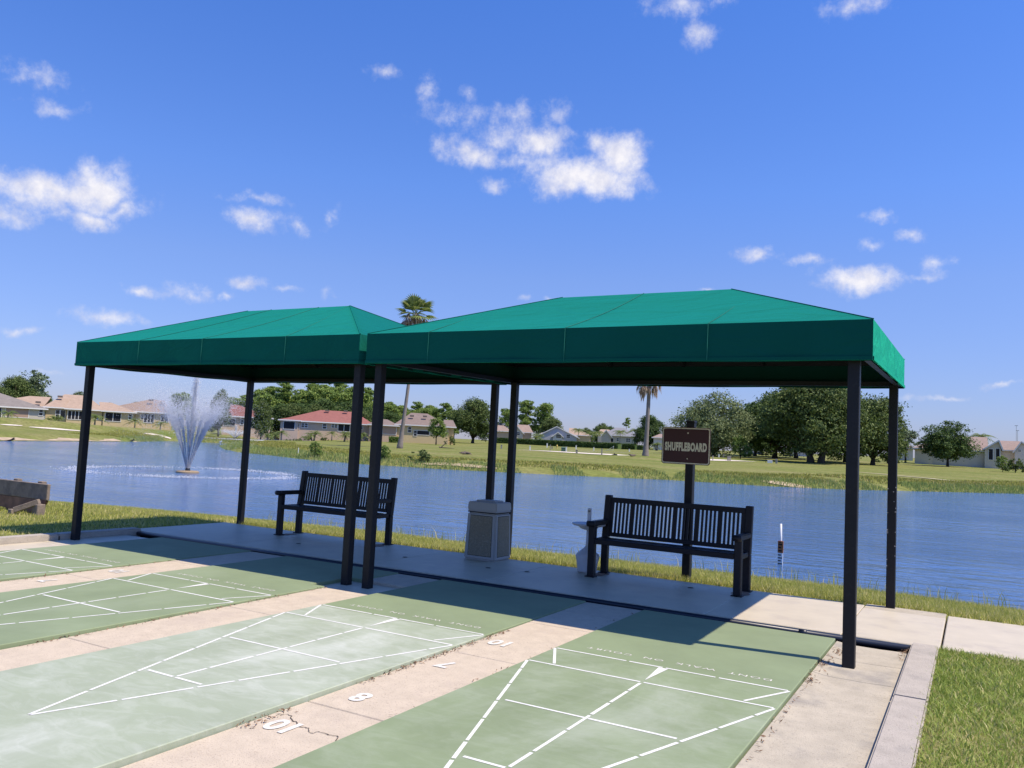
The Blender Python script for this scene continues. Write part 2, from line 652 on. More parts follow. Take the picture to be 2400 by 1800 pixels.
def water_material():
    m = bpy.data.materials.new('pond_water')
    m.use_nodes = True
    nt = m.node_tree
    N, L = nt.nodes.new, nt.links.new
    b = nt.nodes['Principled BSDF']
    b.inputs['Base Color'].default_value = (.062, .130, .285, 1)
    b.inputs['Roughness'].default_value = .08
    b.inputs['IOR'].default_value = 1.33
    b.inputs['Specular IOR Level'].default_value = .95
    tc = N('ShaderNodeTexCoord')

    def layer(scale, rot, sx, sy, det):
        mp = N('ShaderNodeMapping')
        mp.inputs['Rotation'].default_value = (0, 0, math.radians(rot))
        mp.inputs['Scale'].default_value = (sx, sy, 1)
        L(tc.outputs['Object'], mp.inputs['Vector'])
        n = N('ShaderNodeTexNoise')
        n.inputs['Scale'].default_value = scale
        n.inputs['Detail'].default_value = det
        n.inputs['Roughness'].default_value = .55
        L(mp.outputs[0], n.inputs['Vector'])
        return n.outputs[0]
    b1 = N('ShaderNodeBump')
    b1.inputs['Strength'].default_value = 1.0
    b1.inputs['Distance'].default_value = .12
    L(layer(1.3, -31, .5, 1.3, 4), b1.inputs['Height'])
    gust = N('ShaderNodeMapRange')          # patches of wind on the water
    gust.interpolation_type = 'SMOOTHSTEP'
    gust.inputs['From Min'].default_value = .38
    gust.inputs['From Max'].default_value = .62
    gust.inputs['To Min'].default_value = .35
    gust.inputs['To Max'].default_value = 1.25
    L(layer(.10, -31, .5, 1.6, 4), gust.inputs['Value'])
    b2 = N('ShaderNodeBump')
    b2.inputs['Strength'].default_value = 1.0
    b2.inputs['Distance'].default_value = .062
    L(layer(5.2, -24, .5, 1.3, 5), b2.inputs['Height'])
    L(gust.outputs[0], b2.inputs['Strength'])
    L(b1.outputs[0], b2.inputs['Normal'])
    L(b2.outputs[0], b.inputs['Normal'])
    return m


M_water = water_material()


def shrink_out(poly, k=1.5):
    c = np.mean(poly, axis=0)
    return [tuple(np.array(p) + (np.array(p) - c) / np.linalg.norm(np.array(p) - c) * k) for p in poly]


w = MB()
w.sheet([(130, -6), (130, 130), (-106, 130), (-106, 92.2), (-113.5, 84.6), (-113.5, -10)], ZW)
tag(w.build('pond_water', M_water), kind='structure')
w = MB()
w.sheet(shrink_out(UPPER, 2.0), 0.20)
tag(w.build('upper_pond_water', M_water), kind='structure')

# ------------------------------------------------------------------ materials for the near scene
M_court = {}


def court_paint(name, kind):
    m = bpy.data.materials.new(name)
    m.use_nodes = True
    nt = m.node_tree
    N, L = nt.nodes.new, nt.links.new
    b = nt.nodes['Principled BSDF']
    b.inputs['Roughness'].default_value = .72
    b.inputs['Specular IOR Level'].default_value = .3
    tc = N('ShaderNodeTexCoord')

    def noise(sc, det=6, ro=.62, stretch=None, dist=0.0):
        n = N('ShaderNodeTexNoise')
        n.inputs['Scale'].default_value = sc
        n.inputs['Detail'].default_value = det
        n.inputs['Roughness'].default_value = ro
        n.inputs['Distortion'].default_value = dist
        src = tc.outputs['Object']
        if stretch:
            mp = N('ShaderNodeMapping')
            mp.inputs['Scale'].default_value = stretch
            L(src, mp.inputs['Vector'])
            src = mp.outputs[0]
        L(src, n.inputs['Vector'])
        return n.outputs[0]

    def rng_(v, a, c, lo, hi, smooth=True):
        r = N('ShaderNodeMapRange')
        if smooth:
            r.interpolation_type = 'SMOOTHSTEP'
        for k_, q_ in zip(('From Min', 'From Max', 'To Min', 'To Max'), (a, c, lo, hi)):
            r.inputs[k_].default_value = q_
        L(v, r.inputs['Value'])
        return r.outputs[0]

    def mul(a, c, op='MULTIPLY'):
        n = N('ShaderNodeMath')
        n.operation = op
        n.use_clamp = True
        for i, v in enumerate((a, c)):
            if isinstance(v, float):
                n.inputs[i].default_value = v
            else:
                L(v, n.inputs[i])
        return n.outputs[0]
    sep = N('ShaderNodeSeparateXYZ')
    L(tc.outputs['Object'], sep.inputs[0])
    hsv = N('ShaderNodeHueSaturation')
    hsv.inputs['Color'].default_value = (.222, .275, .152, 1)
    L(rng_(noise(1.4, 8), .25, .75, .90, 1.10), hsv.inputs['Value'])
    cov = rng_(noise(.9, 9, .66, (1.0, .6, 1), .6), .44, .72, .0, 1.0)
    fine = rng_(noise(5.5, 9, .7, (.6, 1.3, 1), 1.0), .42, .66, .0, 1.0)
    painted = rng_(sep.outputs[1], -.05, .0, 1.0, .0)          # the worn, powdered part starts at the base line
    if kind == 1:      # heavily powdered court
        f = mul(mul(mul(.34, mul(cov, .52), 'ADD'), mul(fine, .20), 'ADD'), painted)
    elif kind == 0:    # a few swept streaks
        f = mul(mul(mul(cov, .34), mul(fine, .10), 'ADD'), painted)
    else:
        f = mul(cov, .12)
    x = N('ShaderNodeMix')
    x.data_type = 'RGBA'
    L(f, x.inputs[0])
    L(hsv.outputs[0], x.inputs[6])
    x.inputs[7].default_value = (.52, .55, .47, 1)
    L(x.outputs[2], b.inputs['Base Color'])
    bp = N('ShaderNodeBump')
    bp.inputs['Strength'].default_value = .15
    bp.inputs['Distance'].default_value = .006
    L(noise(120, 3), bp.inputs['Height'])
    L(bp.outputs[0], b.inputs['Normal'])
    return m


for i in range(4):
    M_court[i] = court_paint('court_coating_%d' % i, i)
M_white = mat('white_line_paint', (.72, .72, .68), rough=.75, var=.10, scale=18, stain=.35, stain_col=(.50, .52, .45), stain_scale=7)
M_num = mat('worn_stencil_paint', (.68, .66, .60), rough=.8, var=.12, scale=14, stain=.75, stain_col=(.48, .45, .37), stain_scale=16)
M_walk = mat('walk_concrete', (.555, .470, .355), rough=.9, var=.10, scale=9, bump=.45, bscale=140, stain=.35, stain_col=(.40, .33, .28), stain_scale=1.3, speck=.5, speck_col=(.29, .22, .165), speck_scale=95)
M_walkg = mat('side_walk_concrete', (.45, .40, .308), rough=.92, var=.16, scale=5, bump=.5, bscale=120, stain=.65, stain_col=(.27, .25, .22), stain_scale=1.7, speck=.4, speck_col=(.24, .20, .165), speck_scale=60)
M_slab = mat('patio_concrete', (.56, .492, .362), rough=.5, var=.09, scale=3, bump=.25, bscale=70, stain=.40, stain_col=(.40, .345, .28), stain_scale=2.2, spec=.5)
M_kerb = mat('kerb_concrete', (.43, .385, .325), rough=.92, var=.14, scale=6, bump=.6, bscale=90, stain=.6, stain_col=(.28, .255, .225), stain_scale=3.0, speck=.4, speck_col=(.25, .22, .19), speck_scale=55)
M_dark = mat('gutter_dark_and_shade', (.035, .032, .030), rough=.95, var=.3, scale=12, bump=.5, bscale=50)  # near-black for gutter and caps; also paints the shade on the slab face
M_joint = mat('joint_dirt', (.10, .08, .06), rough=.95, var=.3, scale=20)
M_pipe = mat('black_pipe_plastic', (.012, .016, .028), rough=.35, var=.1, spec=.5)
M_post = mat('black_post_paint', (.0085, .0090, .0130), rough=.5, var=.2, scale=10, spec=.28, speck=.10, speck_col=(.05, .05, .055), speck_scale=30)


def canvas():
    m = mat('green_canvas', (.0045, .072, .060), rough=.95, var=.09, scale=.9, spec=.03)
    nt = m.node_tree
    N, L = nt.nodes.new, nt.links.new
    b = nt.nodes['Principled BSDF']
    b.inputs['Sheen Weight'].default_value = .78
    b.inputs['Sheen Roughness'].default_value = .45
    b.inputs['Sheen Tint'].default_value = (.05, .95, .58, 1)
    tc = N('ShaderNodeTexCoord')
    mp = N('ShaderNodeMapping')
    mp.inputs['Scale'].default_value = (1.0, 2.2, 2.2)
    mp.inputs['Rotation'].default_value = (.2, .1, .5)
    L(tc.outputs['Object'], mp.inputs['Vector'])
    n1 = N('ShaderNodeTexNoise')
    n1.inputs['Scale'].default_value = 1.6
    n1.inputs['Detail'].default_value = 3
    n1.inputs['Distortion'].default_value = .8
    L(mp.outputs[0], n1.inputs['Vector'])
    b1 = N('ShaderNodeBump')
    b1.inputs['Strength'].default_value = .5
    b1.inputs['Distance'].default_value = .05
    L(n1.outputs[0], b1.inputs['Height'])
    n2 = N('ShaderNodeTexNoise')
    n2.inputs['Scale'].default_value = 260
    L(tc.outputs['Object'], n2.inputs['Vector'])
    b2 = N('ShaderNodeBump')
    b2.inputs['Strength'].default_value = .12
    b2.inputs['Distance'].default_value = .004
    L(n2.outputs[0], b2.inputs['Height'])
    L(b1.outputs[0], b2.inputs['Normal'])
    L(b2.outputs[0], b.inputs['Normal'])
    return m


M_fabric = canvas()
M_underside = mat('canvas_underside_shade', (.006, .040, .036), rough=.9, var=.05, scale=2, spec=.05)  # darker canvas colour with the shade under the canopies painted in
M_seam = mat('green_canvas_seam', (.012, .150, .112), rough=.85, var=.05)
M_chip = mat('bare_primer', (.42, .41, .40), rough=.8, var=.1)
M_bench = mat('bench_coating', (.0120, .0115, .0165), rough=.55, var=.15, scale=14, spec=.3, speck=.12, speck_col=(.04, .04, .045), speck_scale=60)
M_bin = mat('bin_plastic', (.37, .365, .355), rough=.6, var=.04, scale=5, bump=.05, bscale=200)
M_aggr = mat('bin_aggregate', (.25, .215, .155), rough=.9, var=.18, scale=40, bump=.8, bscale=90, speck=.8, speck_col=(.46, .42, .34), speck_scale=110)
M_hole = mat('dark_opening', (.01, .01, .012), rough=.9)
M_stand = mat('pale_stand_plastic', (.60, .60, .64), rough=.5, var=.05, scale=5)
M_sign = mat('sign_brown', (.070, .021, .024), rough=.4, var=.05, scale=3)
M_signw = mat('sign_cream', (.86, .80, .66), rough=.5, var=.04)
M_wood = mat('weathered_wood', (.23, .185, .15), rough=.95, var=.3, scale=9, bump=.6, bscale=30, stain=.5, stain_col=(.10, .085, .08), stain_scale=5)
M_woodr = mat('stained_wood', (.22, .125, .085), rough=.95, var=.3, scale=7, bump=.6, bscale=30, stain=.5, stain_col=(.12, .085, .075), stain_scale=4)
M_rust = mat('rusty_board', (.30, .115, .045), rough=.9, var=.3, scale=20)
M_pvc = mat('white_pvc', (.75, .75, .73), rough=.5, var=.05)
M_litter = mat('dead_leaves', (.20, .125, .075), rough=.95, island=.55, var=.1)
M_rustst = mat('rust_stain', (.24, .15, .10), rough=.8, var=.35, scale=14)

# ------------------------------------------------------------------ courts, walks, kerbs, slab
COURT_X = [0.0, -2.39, -4.77, -7.175]
HW = 0.885
Y_END = 1.975
Y_FRONT = -13.9


def text_mesh(body, size, bold=0.0, sx=1.0, spacing=1.0):
    cu = bpy.data.curves.new('lettering', 'FONT')
    cu.body = body
    cu.size = size
    cu.align_x = 'CENTER'
    cu.align_y = 'CENTER'
    cu.offset = bold
    cu.space_character = spacing
    cu.resolution_u = 4
    o = bpy.data.objects.new('lettering', cu)
    COL.objects.link(o)
    dg = bpy.context.evaluated_depsgraph_get()
    me = bpy.data.meshes.new_from_object(o.evaluated_get(dg))
    bpy.data.objects.remove(o)
    n = len(me.vertices)
    co = np.empty(n * 3, np.float32)
    me.vertices.foreach_get('co', co)
    co = co.reshape(-1, 3)
    co[:, 0] *= sx
    me.vertices.foreach_set('co', co.ravel())
    me.materials.clear()
    me.update()
    return me


def strip(p, q, w_, z=.0018):
    """flat painted strip from p to q"""
    p, q = np.array(p, float), np.array(q, float)
    d = (q - p) / np.linalg.norm(q - p)
    n = np.array([-d[1], d[0]]) * w_ / 2
    return MB().sheet([(*(p - n), z), (*(q - n), z), (*(q + n), z), (*(p + n), z)])


Y7, Y8, Y10, YA = -.457, -1.372, -2.286, -3.2
LW = .021
court_roots = []
court_text = text_mesh('DONT  WALK  ON  COURT', .068, .0, 1.35, 1.28)
for k, cx in enumerate(COURT_X):
    b = MB()
    if k == 2:
        out = [(-HW, Y_FRONT), (HW, Y_FRONT), (HW, .725), (.695, .725), (.695, 1.335), (HW, 1.335), (HW, Y_END), (-HW, Y_END)]
    else:
        out = [(-HW, Y_FRONT), (HW, Y_FRONT), (HW, Y_END), (-HW, Y_END)]
    n_ = len(out)
    b.add([(x_, y_, -.30) for x_, y_ in out] + [(x_, y_, 0) for x_, y_ in out], [tuple(range(n_ - 1, -1, -1)), tuple(range(n_, 2 * n_))] + [(i, (i + 1) % n_, n_ + (i + 1) % n_, n_ + i) for i in range(n_)])
    c = b.build('shuffleboard_court', M_court[k], bevel=.005)
    c.location = (cx, 0, 0)
    tag(c, kind='structure')
    court_roots.append(c)
    rng = np.random.default_rng(20 + k)

    def dashed(p, q, cuts, wd=LW):
        p, q = np.array(p, float), np.array(q, float)
        ln = np.linalg.norm(q - p)
        ts = [0] + list(cuts) + [1]
        g = .012 / ln
        for a, bb in zip(ts[:-1], ts[1:]):
            strip(p + (q - p) * (a + g), p + (q - p) * (bb - g), wd + rng.uniform(-.002, .002)).build('painted_line', M_white, c)
    e = HW - .012
    dashed((-e, 0), (e, 0), [.34, .5, .72])
    dashed((-e, Y7), (e, Y7), [.5])
    f8 = (Y8 - YA) / (Y7 - YA)
    f10 = (Y10 - YA) / (Y7 - YA)
    dashed((-e * f8 + .035, Y8), (e * f8 - .03, Y8), [.5])
    dashed((-e * f10 + .03, Y10), (e * f10 - .03, Y10), [.5])
    for s in (-1, 1):
        dashed((s * e, Y7), (0, YA), [.085, .22, .35, .47, .60, .69, .84], LW)
        strip((s * e, -.012), (s * (e - .2), Y7 + .03), LW).build('painted_line', M_white, c)
    dashed((0, Y7 - .02), (0, Y10 + .01), [.13, .30, .46, .64, .86], LW)
    MB().sheet([(-.036, -.02, .0026), (.0, -.40, .0026), (.036, -.02, .0026)]).build('painted_wedge', M_white, c)
    t = link_mesh('painted_lettering', court_text, M_num, c)
    t.location = (0.02, .185, .002)
    t.rotation_euler = (0, 0, math.pi)


def draw_number(s, x, y, z, parent, me_cache={}):
    if s not in me_cache:
        me_cache[s] = text_mesh(s, .225, .0075, .92, .98)
    o = link_mesh('painted_number', me_cache[s], M_num, parent)
    o.location = (x, y, z)
    o.rotation_euler = (0, 0, math.pi)


WALKZ = -.035


def walk_z(y):
    return float(np.interp(y, (-3.9, -2.05, .72, 2.0), (-.036, -.030, -.010, -.008)))


gap_edges = []
for k in range(3):
    x1 = COURT_X[k] - HW
    x0 = COURT_X[k + 1] + HW
    wk = MB().box(x0 + .004, x1 - .004, Y_FRONT, Y_END, -.30, WALKZ - .012).build('walkway', M_joint)
    tag(wk, kind='structure')
    cuts = [Y_END - .01, 1.34, .72, -.55, -2.05, -3.9, -6, -8.5, -11, Y_FRONT]
    for a, bb in zip(cuts[1:], cuts[:-1]):
        if k == 1 and bb == 1.34:
            continue
        za, zb_ = walk_z(a), walk_z(bb)
        MB().hexa([(x0 + .007, a + .005, -.2), (x1 - .007, a + .005, -.2), (x1 - .007, bb - .005, -.2), (x0 + .007, bb - .005, -.2)],
                  [(x0 + .007, a + .005, za), (x1 - .007, a + .005, za), (x1 - .007, bb - .005, zb_), (x0 + .007, bb - .005, zb_)]).build('concrete_panel', M_walk, wk, bevel=.005)
    xc = (x0 + x1) / 2
    if k in (0, 2):
        for s, y in (('10', -.10), ('7', -.88), ('8', -1.80), ('10', -2.44), ('8', -5.6)):
            draw_number(s, xc - .1 if k == 0 else xc - .06, y, walk_z(y) + .004, wk)
    gap_edges.append((x0, x1, wk))
    if k == 0:
        # irregular crack running through the nearest number
        pts = [(-1.46, -2.33), (-1.38, -2.30), (-1.31, -2.36), (-1.24, -2.40), (-1.17, -2.385), (-1.10, -2.43), (-1.02, -2.40), (-.93, -2.45)]
        rc = np.random.default_rng(9)
        for _ in range(3):
            pts = [q_ for a_, b_ in zip(pts[:-1], pts[1:]) for q_ in (a_, tuple((np.array(a_) + np.array(b_)) / 2 + rc.normal(0, .16, 2) * np.linalg.norm(np.array(b_) - np.array(a_))))] + [pts[-1]]
        m_ = MB()
        for a, bb in zip(pts[:-1], pts[1:]):
            d = np.array(bb) - np.array(a)
            n = np.array([-d[1], d[0]]) / np.linalg.norm(d) * rc.uniform(.001, .0042)
            m_.sheet([(*(np.array(a) - n), -.0275), (*(np.array(bb) - n), -.0275), (*(np.array(bb) + n), -.0275), (*(np.array(a) + n), -.0275)])
        m_.build('crack', M_joint, wk)
# pads under the twin posts
pad = MB().box(-4.07, -3.30, .73, 1.33, -.25, -.038).build('post_pad', M_slab, bevel=.006)
tag(pad, kind='structure')
# right-hand and left-hand walks
for x0, x1, zz, nm in ((HW + .006, 1.47, -.055, 'walkway'), (-8.82, COURT_X[3] - HW - .006, -.040, 'walkway')):
    wk = MB().box(x0, x1, Y_FRONT, Y_END, -.3, zz - .014).build(nm, M_joint)
    tag(wk, kind='structure')
    cuts = [Y_END - .01, 1.335, .715, -2.9, -5.2, -8, -11, Y_FRONT]
    for a, bb in zip(cuts[1:], cuts[:-1]):
        if x0 > 0:
            pr = [(x0 + .006, -.2), (x1 - .006, -.2), (x1 - .006, -.028), (1.25, -.033), (1.03, -.032), (.97, -.027), (x0 + .006, -.016)]
        else:
            pr = [(x0 + .006, -.2), (x1 - .006, -.2), (x1 - .006, zz), (x0 + .006, zz)]
        n_ = len(pr)
        MB().add([(u_, a + .006, v_) for u_, v_ in pr] + [(u_, bb - .006, v_) for u_, v_ in pr],
                 [tuple(range(n_)), tuple(range(2 * n_ - 1, n_ - 1, -1))] + [((i + 1) % n_, i, n_ + i, n_ + (i + 1) % n_) for i in range(n_)]).build('concrete_panel', M_walkg if x0 > 0 else M_slab, wk, bevel=.003)
# kerbs
kb = MB().box(1.492, 1.672, Y_FRONT, 2.20, -.3, .01).build('kerb', M_joint)
tag(kb, kind='structure')
ks = [2.205, .31, -1.7, -3.7, -5.7, -8, -11, Y_FRONT]
for a, bb in zip(ks[1:], ks[:-1]):
    MB().box(1.474, 1.682, a + .003, bb - .003, -.22, .022).build('kerb_stone', M_kerb, kb, bevel=.012, seg=2)
kb = MB().box(-9.01, -8.83, Y_FRONT, 2.20, -.3, .01).build('kerb', M_joint)
tag(kb, kind='structure')
ks = [2.205, .95, -1.0, -3.0, -5.0, -8, -11, Y_FRONT]
for a, bb in zip(ks[1:], ks[:-1]):
    MB().box(-9.02, -8.82, a + .003, bb - .003, -.22, .04).build('kerb_stone', M_kerb, kb, bevel=.012, seg=2)
# gutter and its pipe
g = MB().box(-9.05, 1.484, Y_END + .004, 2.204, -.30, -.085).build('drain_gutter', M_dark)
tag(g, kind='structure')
MB().box(-9.04, 1.46, 2.188, 2.2085, -.20, -.012).build('slab_shade_strip', M_dark, g)  # added dark strip standing in for shade on the slab's front face
pp = MB()
pp.tube([(-9.0, 2.150, -.030), (-5.0, 2.147, -.032), (-1.5, 2.153, -.029), (1.46, 2.147, -.031)], .031, 10)
p_ = pp.build('drain_pipe', M_pipe, smooth=True)
tag(p_, 'long black plastic pipe lying in the gutter before the concrete slab', 'pipe')
MB().tube([(.55, 2.150, -.0300), (.62, 2.150, -.0300)], .036, 10).build('coupling', M_pipe, p_, smooth=True)
# the slab under the canopies, and the sidewalk that goes on to the right
sl = MB().box(-9.10, 1.684, 2.22, 4.02, -.30, -.014).build('patio_slab', M_joint)
tag(sl, kind='structure')
xs = [-9.12, -7.0, -4.55, -2.9, -.35, .90]
ridge_rng = np.random.default_rng(3)
for a, bb in zip(xs[:-1], xs[1:]):
    MB().box(a + .0012, bb - .0012, 2.212, 4.03, -.22, 0).build('concrete_panel', M_slab, sl, bevel=.006)
MB().box(.9025, 1.688, 2.212, 3.83, -.22, 0).build('concrete_panel', M_slab, sl, bevel=.008)
MB().box(.9025, 1.688, 3.833, 4.17, -.22, -.006).build('concrete_panel', M_walkg, sl, bevel=.008)
sw = MB().box(1.70, 42, 2.24, 3.98, -.3, -.016).build('sidewalk', M_joint)
tag(sw, kind='structure')
for i in range(22):
    a = 1.70 + i * 1.83
    MB().box(a + .004, a + 1.826, 2.22, 4.0, -.2, .002).build('concrete_panel', M_slab, sw, bevel=.008)
# rust stains and drilled spots on the slab
for x, y, rx, ry in ((-7.27, 3.6, .10, .22), (-5.57, 3.68, .12, .22), (-2.10, 3.72, .10, .2), (-.36, 3.7, .10, .22)):
    n = 18
    jr = ridge_rng.uniform(.6, 1.1, n)
    MB().sheet([(x + rx * jr[i] * math.cos(i / n * 6.283), y + ry * jr[i] * math.sin(i / n * 6.283), .004) for i in range(n)]).build('rust_stain', M_rustst, sl)
for x, y in ((-3.35, 3.1), (-2.85, 3.2), (-.92, 3.62), (-6.4, 2.95), (-5.1, 2.9), (-4.6, 3.05)):
    MB().lathe([(.035, .0035), (.03, .004)], 10, (x, y)).build('floor_cap', M_dark, sl)

# ------------------------------------------------------------------ canopies


def canopy(x0, x1, px, ridge, zr, label, seams):
    yf, yb = 1.0, 4.22
    zb = lambda y: 2.335 + .017 * (y - 1)
    H = .325
    root = empty('shade_canopy', (px[0], 1.12, -.03), label=label, cat='canopy', group='green shade canopies over the slab')
    off = np.array(root.location)

    def B(m, name, mt, par=root, **k):
        m.v = [tuple(np.array(p) - off) for p in m.v]
        return m.build(name, mt, par, **k)
    # posts
    for x_ in px:
        for y, z0 in ((1.12, -.06), (4.10, -.12)):
            s = .045
            x = x_
            if y > 2:
                x = {-8.73: -8.83, -3.94: -3.975, -3.65: -3.655, 1.10: 1.15}[x]
            po = B(MB().box(x - s, x + s, y - s, y + s, z0, 2.42), 'post', M_post, bevel=.006)
    if px[1] > 1:
        rp = [c for c in root.children if c.name.startswith('post')][-1]
        rc = np.random.default_rng(4)
        for i in range(16):
            z_ = rc.uniform(.25, 1.35)
            w_, h_ = rc.uniform(.003, .009), rc.uniform(.006, .022)
            e_ = rc.choice([-.040, .040, rc.uniform(-.03, .03)], p=[.42, .42, .16])
            B(MB().box(1.15 + e_ - w_, 1.15 + e_ + w_, 4.10 - .0475, 4.10 - .0452, z_, z_ + h_ * .6), 'paint_chip', M_chip, rp)
    # frame: perimeter tubes, rafters, ridge
    z = lambda y: zb(y) + .045
    r = .035
    for a, bb in (((x0 + .06, yf + .06), (x1 - .06, yf + .06)), ((x0 + .06, yb - .06), (x1 - .06, yb - .06)), ((x0 + .06, yf + .06), (x0 + .06, yb - .06)), ((x1 - .06, yf + .06), (x1 - .06, yb - .06))):
        B(MB().bar((*a, z(a[1])), (*bb, z(bb[1])), .05, .05), 'frame_tube', M_post)
        B(MB().bar((*a, z(a[1]) + .235), (*bb, z(bb[1]) + .235), .05, .05), 'frame_tube', M_post)
    ya = 2.61
    ra, rb = (ridge[0], ya, zr - .05), (ridge[1], ya, zr - .05)
    B(MB().bar(ra, rb, .05, .05), 'ridge_tube', M_post)
    for cxy, rp in (((x0 + .07, yf + .07), ra), ((x0 + .07, yb - .07), ra), ((x1 - .07, yf + .07), rb), ((x1 - .07, yb - .07), rb)):
        B(MB().bar((*cxy, zb(cxy[1]) + H - .06), rp, .045, .045), 'rafter_tube', M_post)
    for xm in np.linspace(ridge[0], ridge[1], 3):
        for yy in (yf + .07, yb - .07):
            B(MB().bar((xm, yy, zb(yy) + H - .06), (xm, ya, zr - .055), .04, .04), 'rafter_tube', M_post)
    # fabric roof, slightly slack between the rafters, with thickness
    nu, nv = 16, 7

    def patch(a, b_, c, d, sag):
        P = []
        for j in range(nv + 1):
            t = j / nv
            for i in range(nu + 1):
                s = i / nu
                p = (1 - t) * ((1 - s) * np.array(a) + s * np.array(b_)) + t * ((1 - s) * np.array(d) + s * np.array(c))
                p = p.copy()
                p[2] -= sag * math.sin(math.pi * s) * math.sin(math.pi * t)
                P.append(p)
        Q = [(j * (nu + 1) + i, j * (nu + 1) + i + 1, (j + 1) * (nu + 1) + i + 1, (j + 1) * (nu + 1) + i) for j in range(nv) for i in range(nu)]
        return P, Q
    FL, FR = (x0, yf, zb(yf) + H), (x1, yf, zb(yf) + H)
    BL, BR = (x0, yb, zb(yb) + H), (x1, yb, zb(yb) + H)
    RL, RR = (ridge[0], ya, zr), (ridge[1], ya, zr)
    panels = [('roof_panel', (FL, FR, RR, RL), .03), ('roof_panel', (FR, BR, RR, RR), .02), ('roof_panel', (BR, BL, RL, RR), .03), ('roof_panel', (BL, FL, RL, RL), .02)]
    ros = []
    for nm, (a, b_, c, d), sag in panels:
        P, Q = patch(a, b_, c, d, sag)
        m = MB()
        m.add(P, Q)
        o = B(m, nm, M_fabric)
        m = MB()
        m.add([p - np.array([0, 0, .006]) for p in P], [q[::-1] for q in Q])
        B(m, 'underside_shade_layer', M_underside, o)  # inner layer coloured dark to stand for shade beneath the roof
        o.data.polygons.foreach_set('use_smooth', [True] * len(o.data.polygons))
        ros.append(o)
    # valances: thin hanging cloths that bulge a little
    for a, b_, nrm in ((FL, FR, (0, -1)), (BR, BL, (0, 1)), (FR, BR, (1, 0)), (BL, FL, (-1, 0))):
        m = MB()
        n = 28
        P = []
        rg = np.random.default_rng(int(abs(a[0] * 37 + b_[1] * 11) * 10))
        ph = rg.uniform(0, 6, 3)
        for j in range(5):
            for i in range(n + 1):
                s = i / n
                p = (1 - s) * np.array(a) + s * np.array(b_)
                t = j / 4
                wob = .006 * math.sin(s * 23 + ph[0]) * t + .004 * math.sin(s * 51 + ph[1]) * t
                edge = min(1, s * 12, (1 - s) * 12)
                p = p + np.array([nrm[0] * wob * edge, nrm[1] * wob * edge, -H * t - (.004 * math.sin(s * 17 + ph[2]) * edge if j == 4 else 0)])
                P.append(p)
        Q = [(j * (n + 1) + i, (j + 1) * (n + 1) + i, (j + 1) * (n + 1) + i + 1, j * (n + 1) + i + 1) for j in range(4) for i in range(n)]
        m.add(P, Q)
        th = np.array([nrm[0], nrm[1], 0]) * .005
        v = B(m, 'valance', M_fabric)
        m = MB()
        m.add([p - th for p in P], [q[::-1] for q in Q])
        B(m, 'underside_shade_layer', M_underside, v)  # inner face coloured dark, shade painted in
        v.data.polygons.foreach_set('use_smooth', [True] * len(v.data.polygons))
        hem = MB().bar((a[0] + nrm[0] * .004, a[1] + nrm[1] * .004, a[2] - H + .02), (b_[0] + nrm[0] * .004, b_[1] + nrm[1] * .004, b_[2] - H + .02), .012, .03)
        B(hem, 'hem', M_fabric, v)
    # sewn seams on the front slope and valance
    for xb, xt, full in seams:
        zt = zr if ridge[0] <= xt <= ridge[1] else None
        if zt is None:
            f_ = (xt - x0) / (ridge[0] - x0) if xt < ridge[0] else (x1 - xt) / (x1 - ridge[1])
            top = (xt, yf + (ya - yf) * f_, zb(yf) + H + (zr - zb(yf) - H) * f_)
        else:
            top = (xt, ya, zr)
        bot = np.array((xb, yf, zb(yf) + H))
        top = np.array(top)
        pts = []
        for i in range(9):
            t = i / 8
            p = bot * (1 - t) + top * t
            # follow the slack of the cloth
            ww = (xb - x0) / (x1 - x0)
            p[2] += .004 - .03 * math.sin(math.pi * t * (1 if full else (top[2] - bot[2]) / (zr - bot[2]))) * math.sin(math.pi * ww) * .93
            pts.append(p)
        B(MB().tube(pts, .0035, 4), 'seam', M_seam, ros[0])
        B(MB().tube([(xb, yf - .012, zb(yf) + H), (xb, yf - .014, zb(yf) + H * .5), (xb, yf - .014, zb(yf) + .01)], .0035, 4), 'seam', M_seam, ros[0])
    for (a, rp) in ((FL, RL), (FR, RR), (BR, RR), (BL, RL)):
        B(MB().tube([np.array(a) + [0, 0, .002], np.array(rp) + [0, 0, .002]], .006, 5), 'seam', M_fabric, ros[0])
    return root


canopy(-8.90, -3.865, (-8.73, -3.94), (-7.385, -5.445), 3.313, 'green hipped fabric canopy on the left, nearer the fountain', [(-7.55, -6.9, False), (-6.35, -6.0, True), (-4.95, -5.45, True)])
canopy(-3.765, 1.245, (-3.65, 1.10), (-2.245, -.287), 3.281, 'green hipped fabric canopy on the right, over the sign and bin', [(-2.95, -2.9, False), (-1.40, -1.25, True), (-.05, -.02, False)])

# ------------------------------------------------------------------ benches


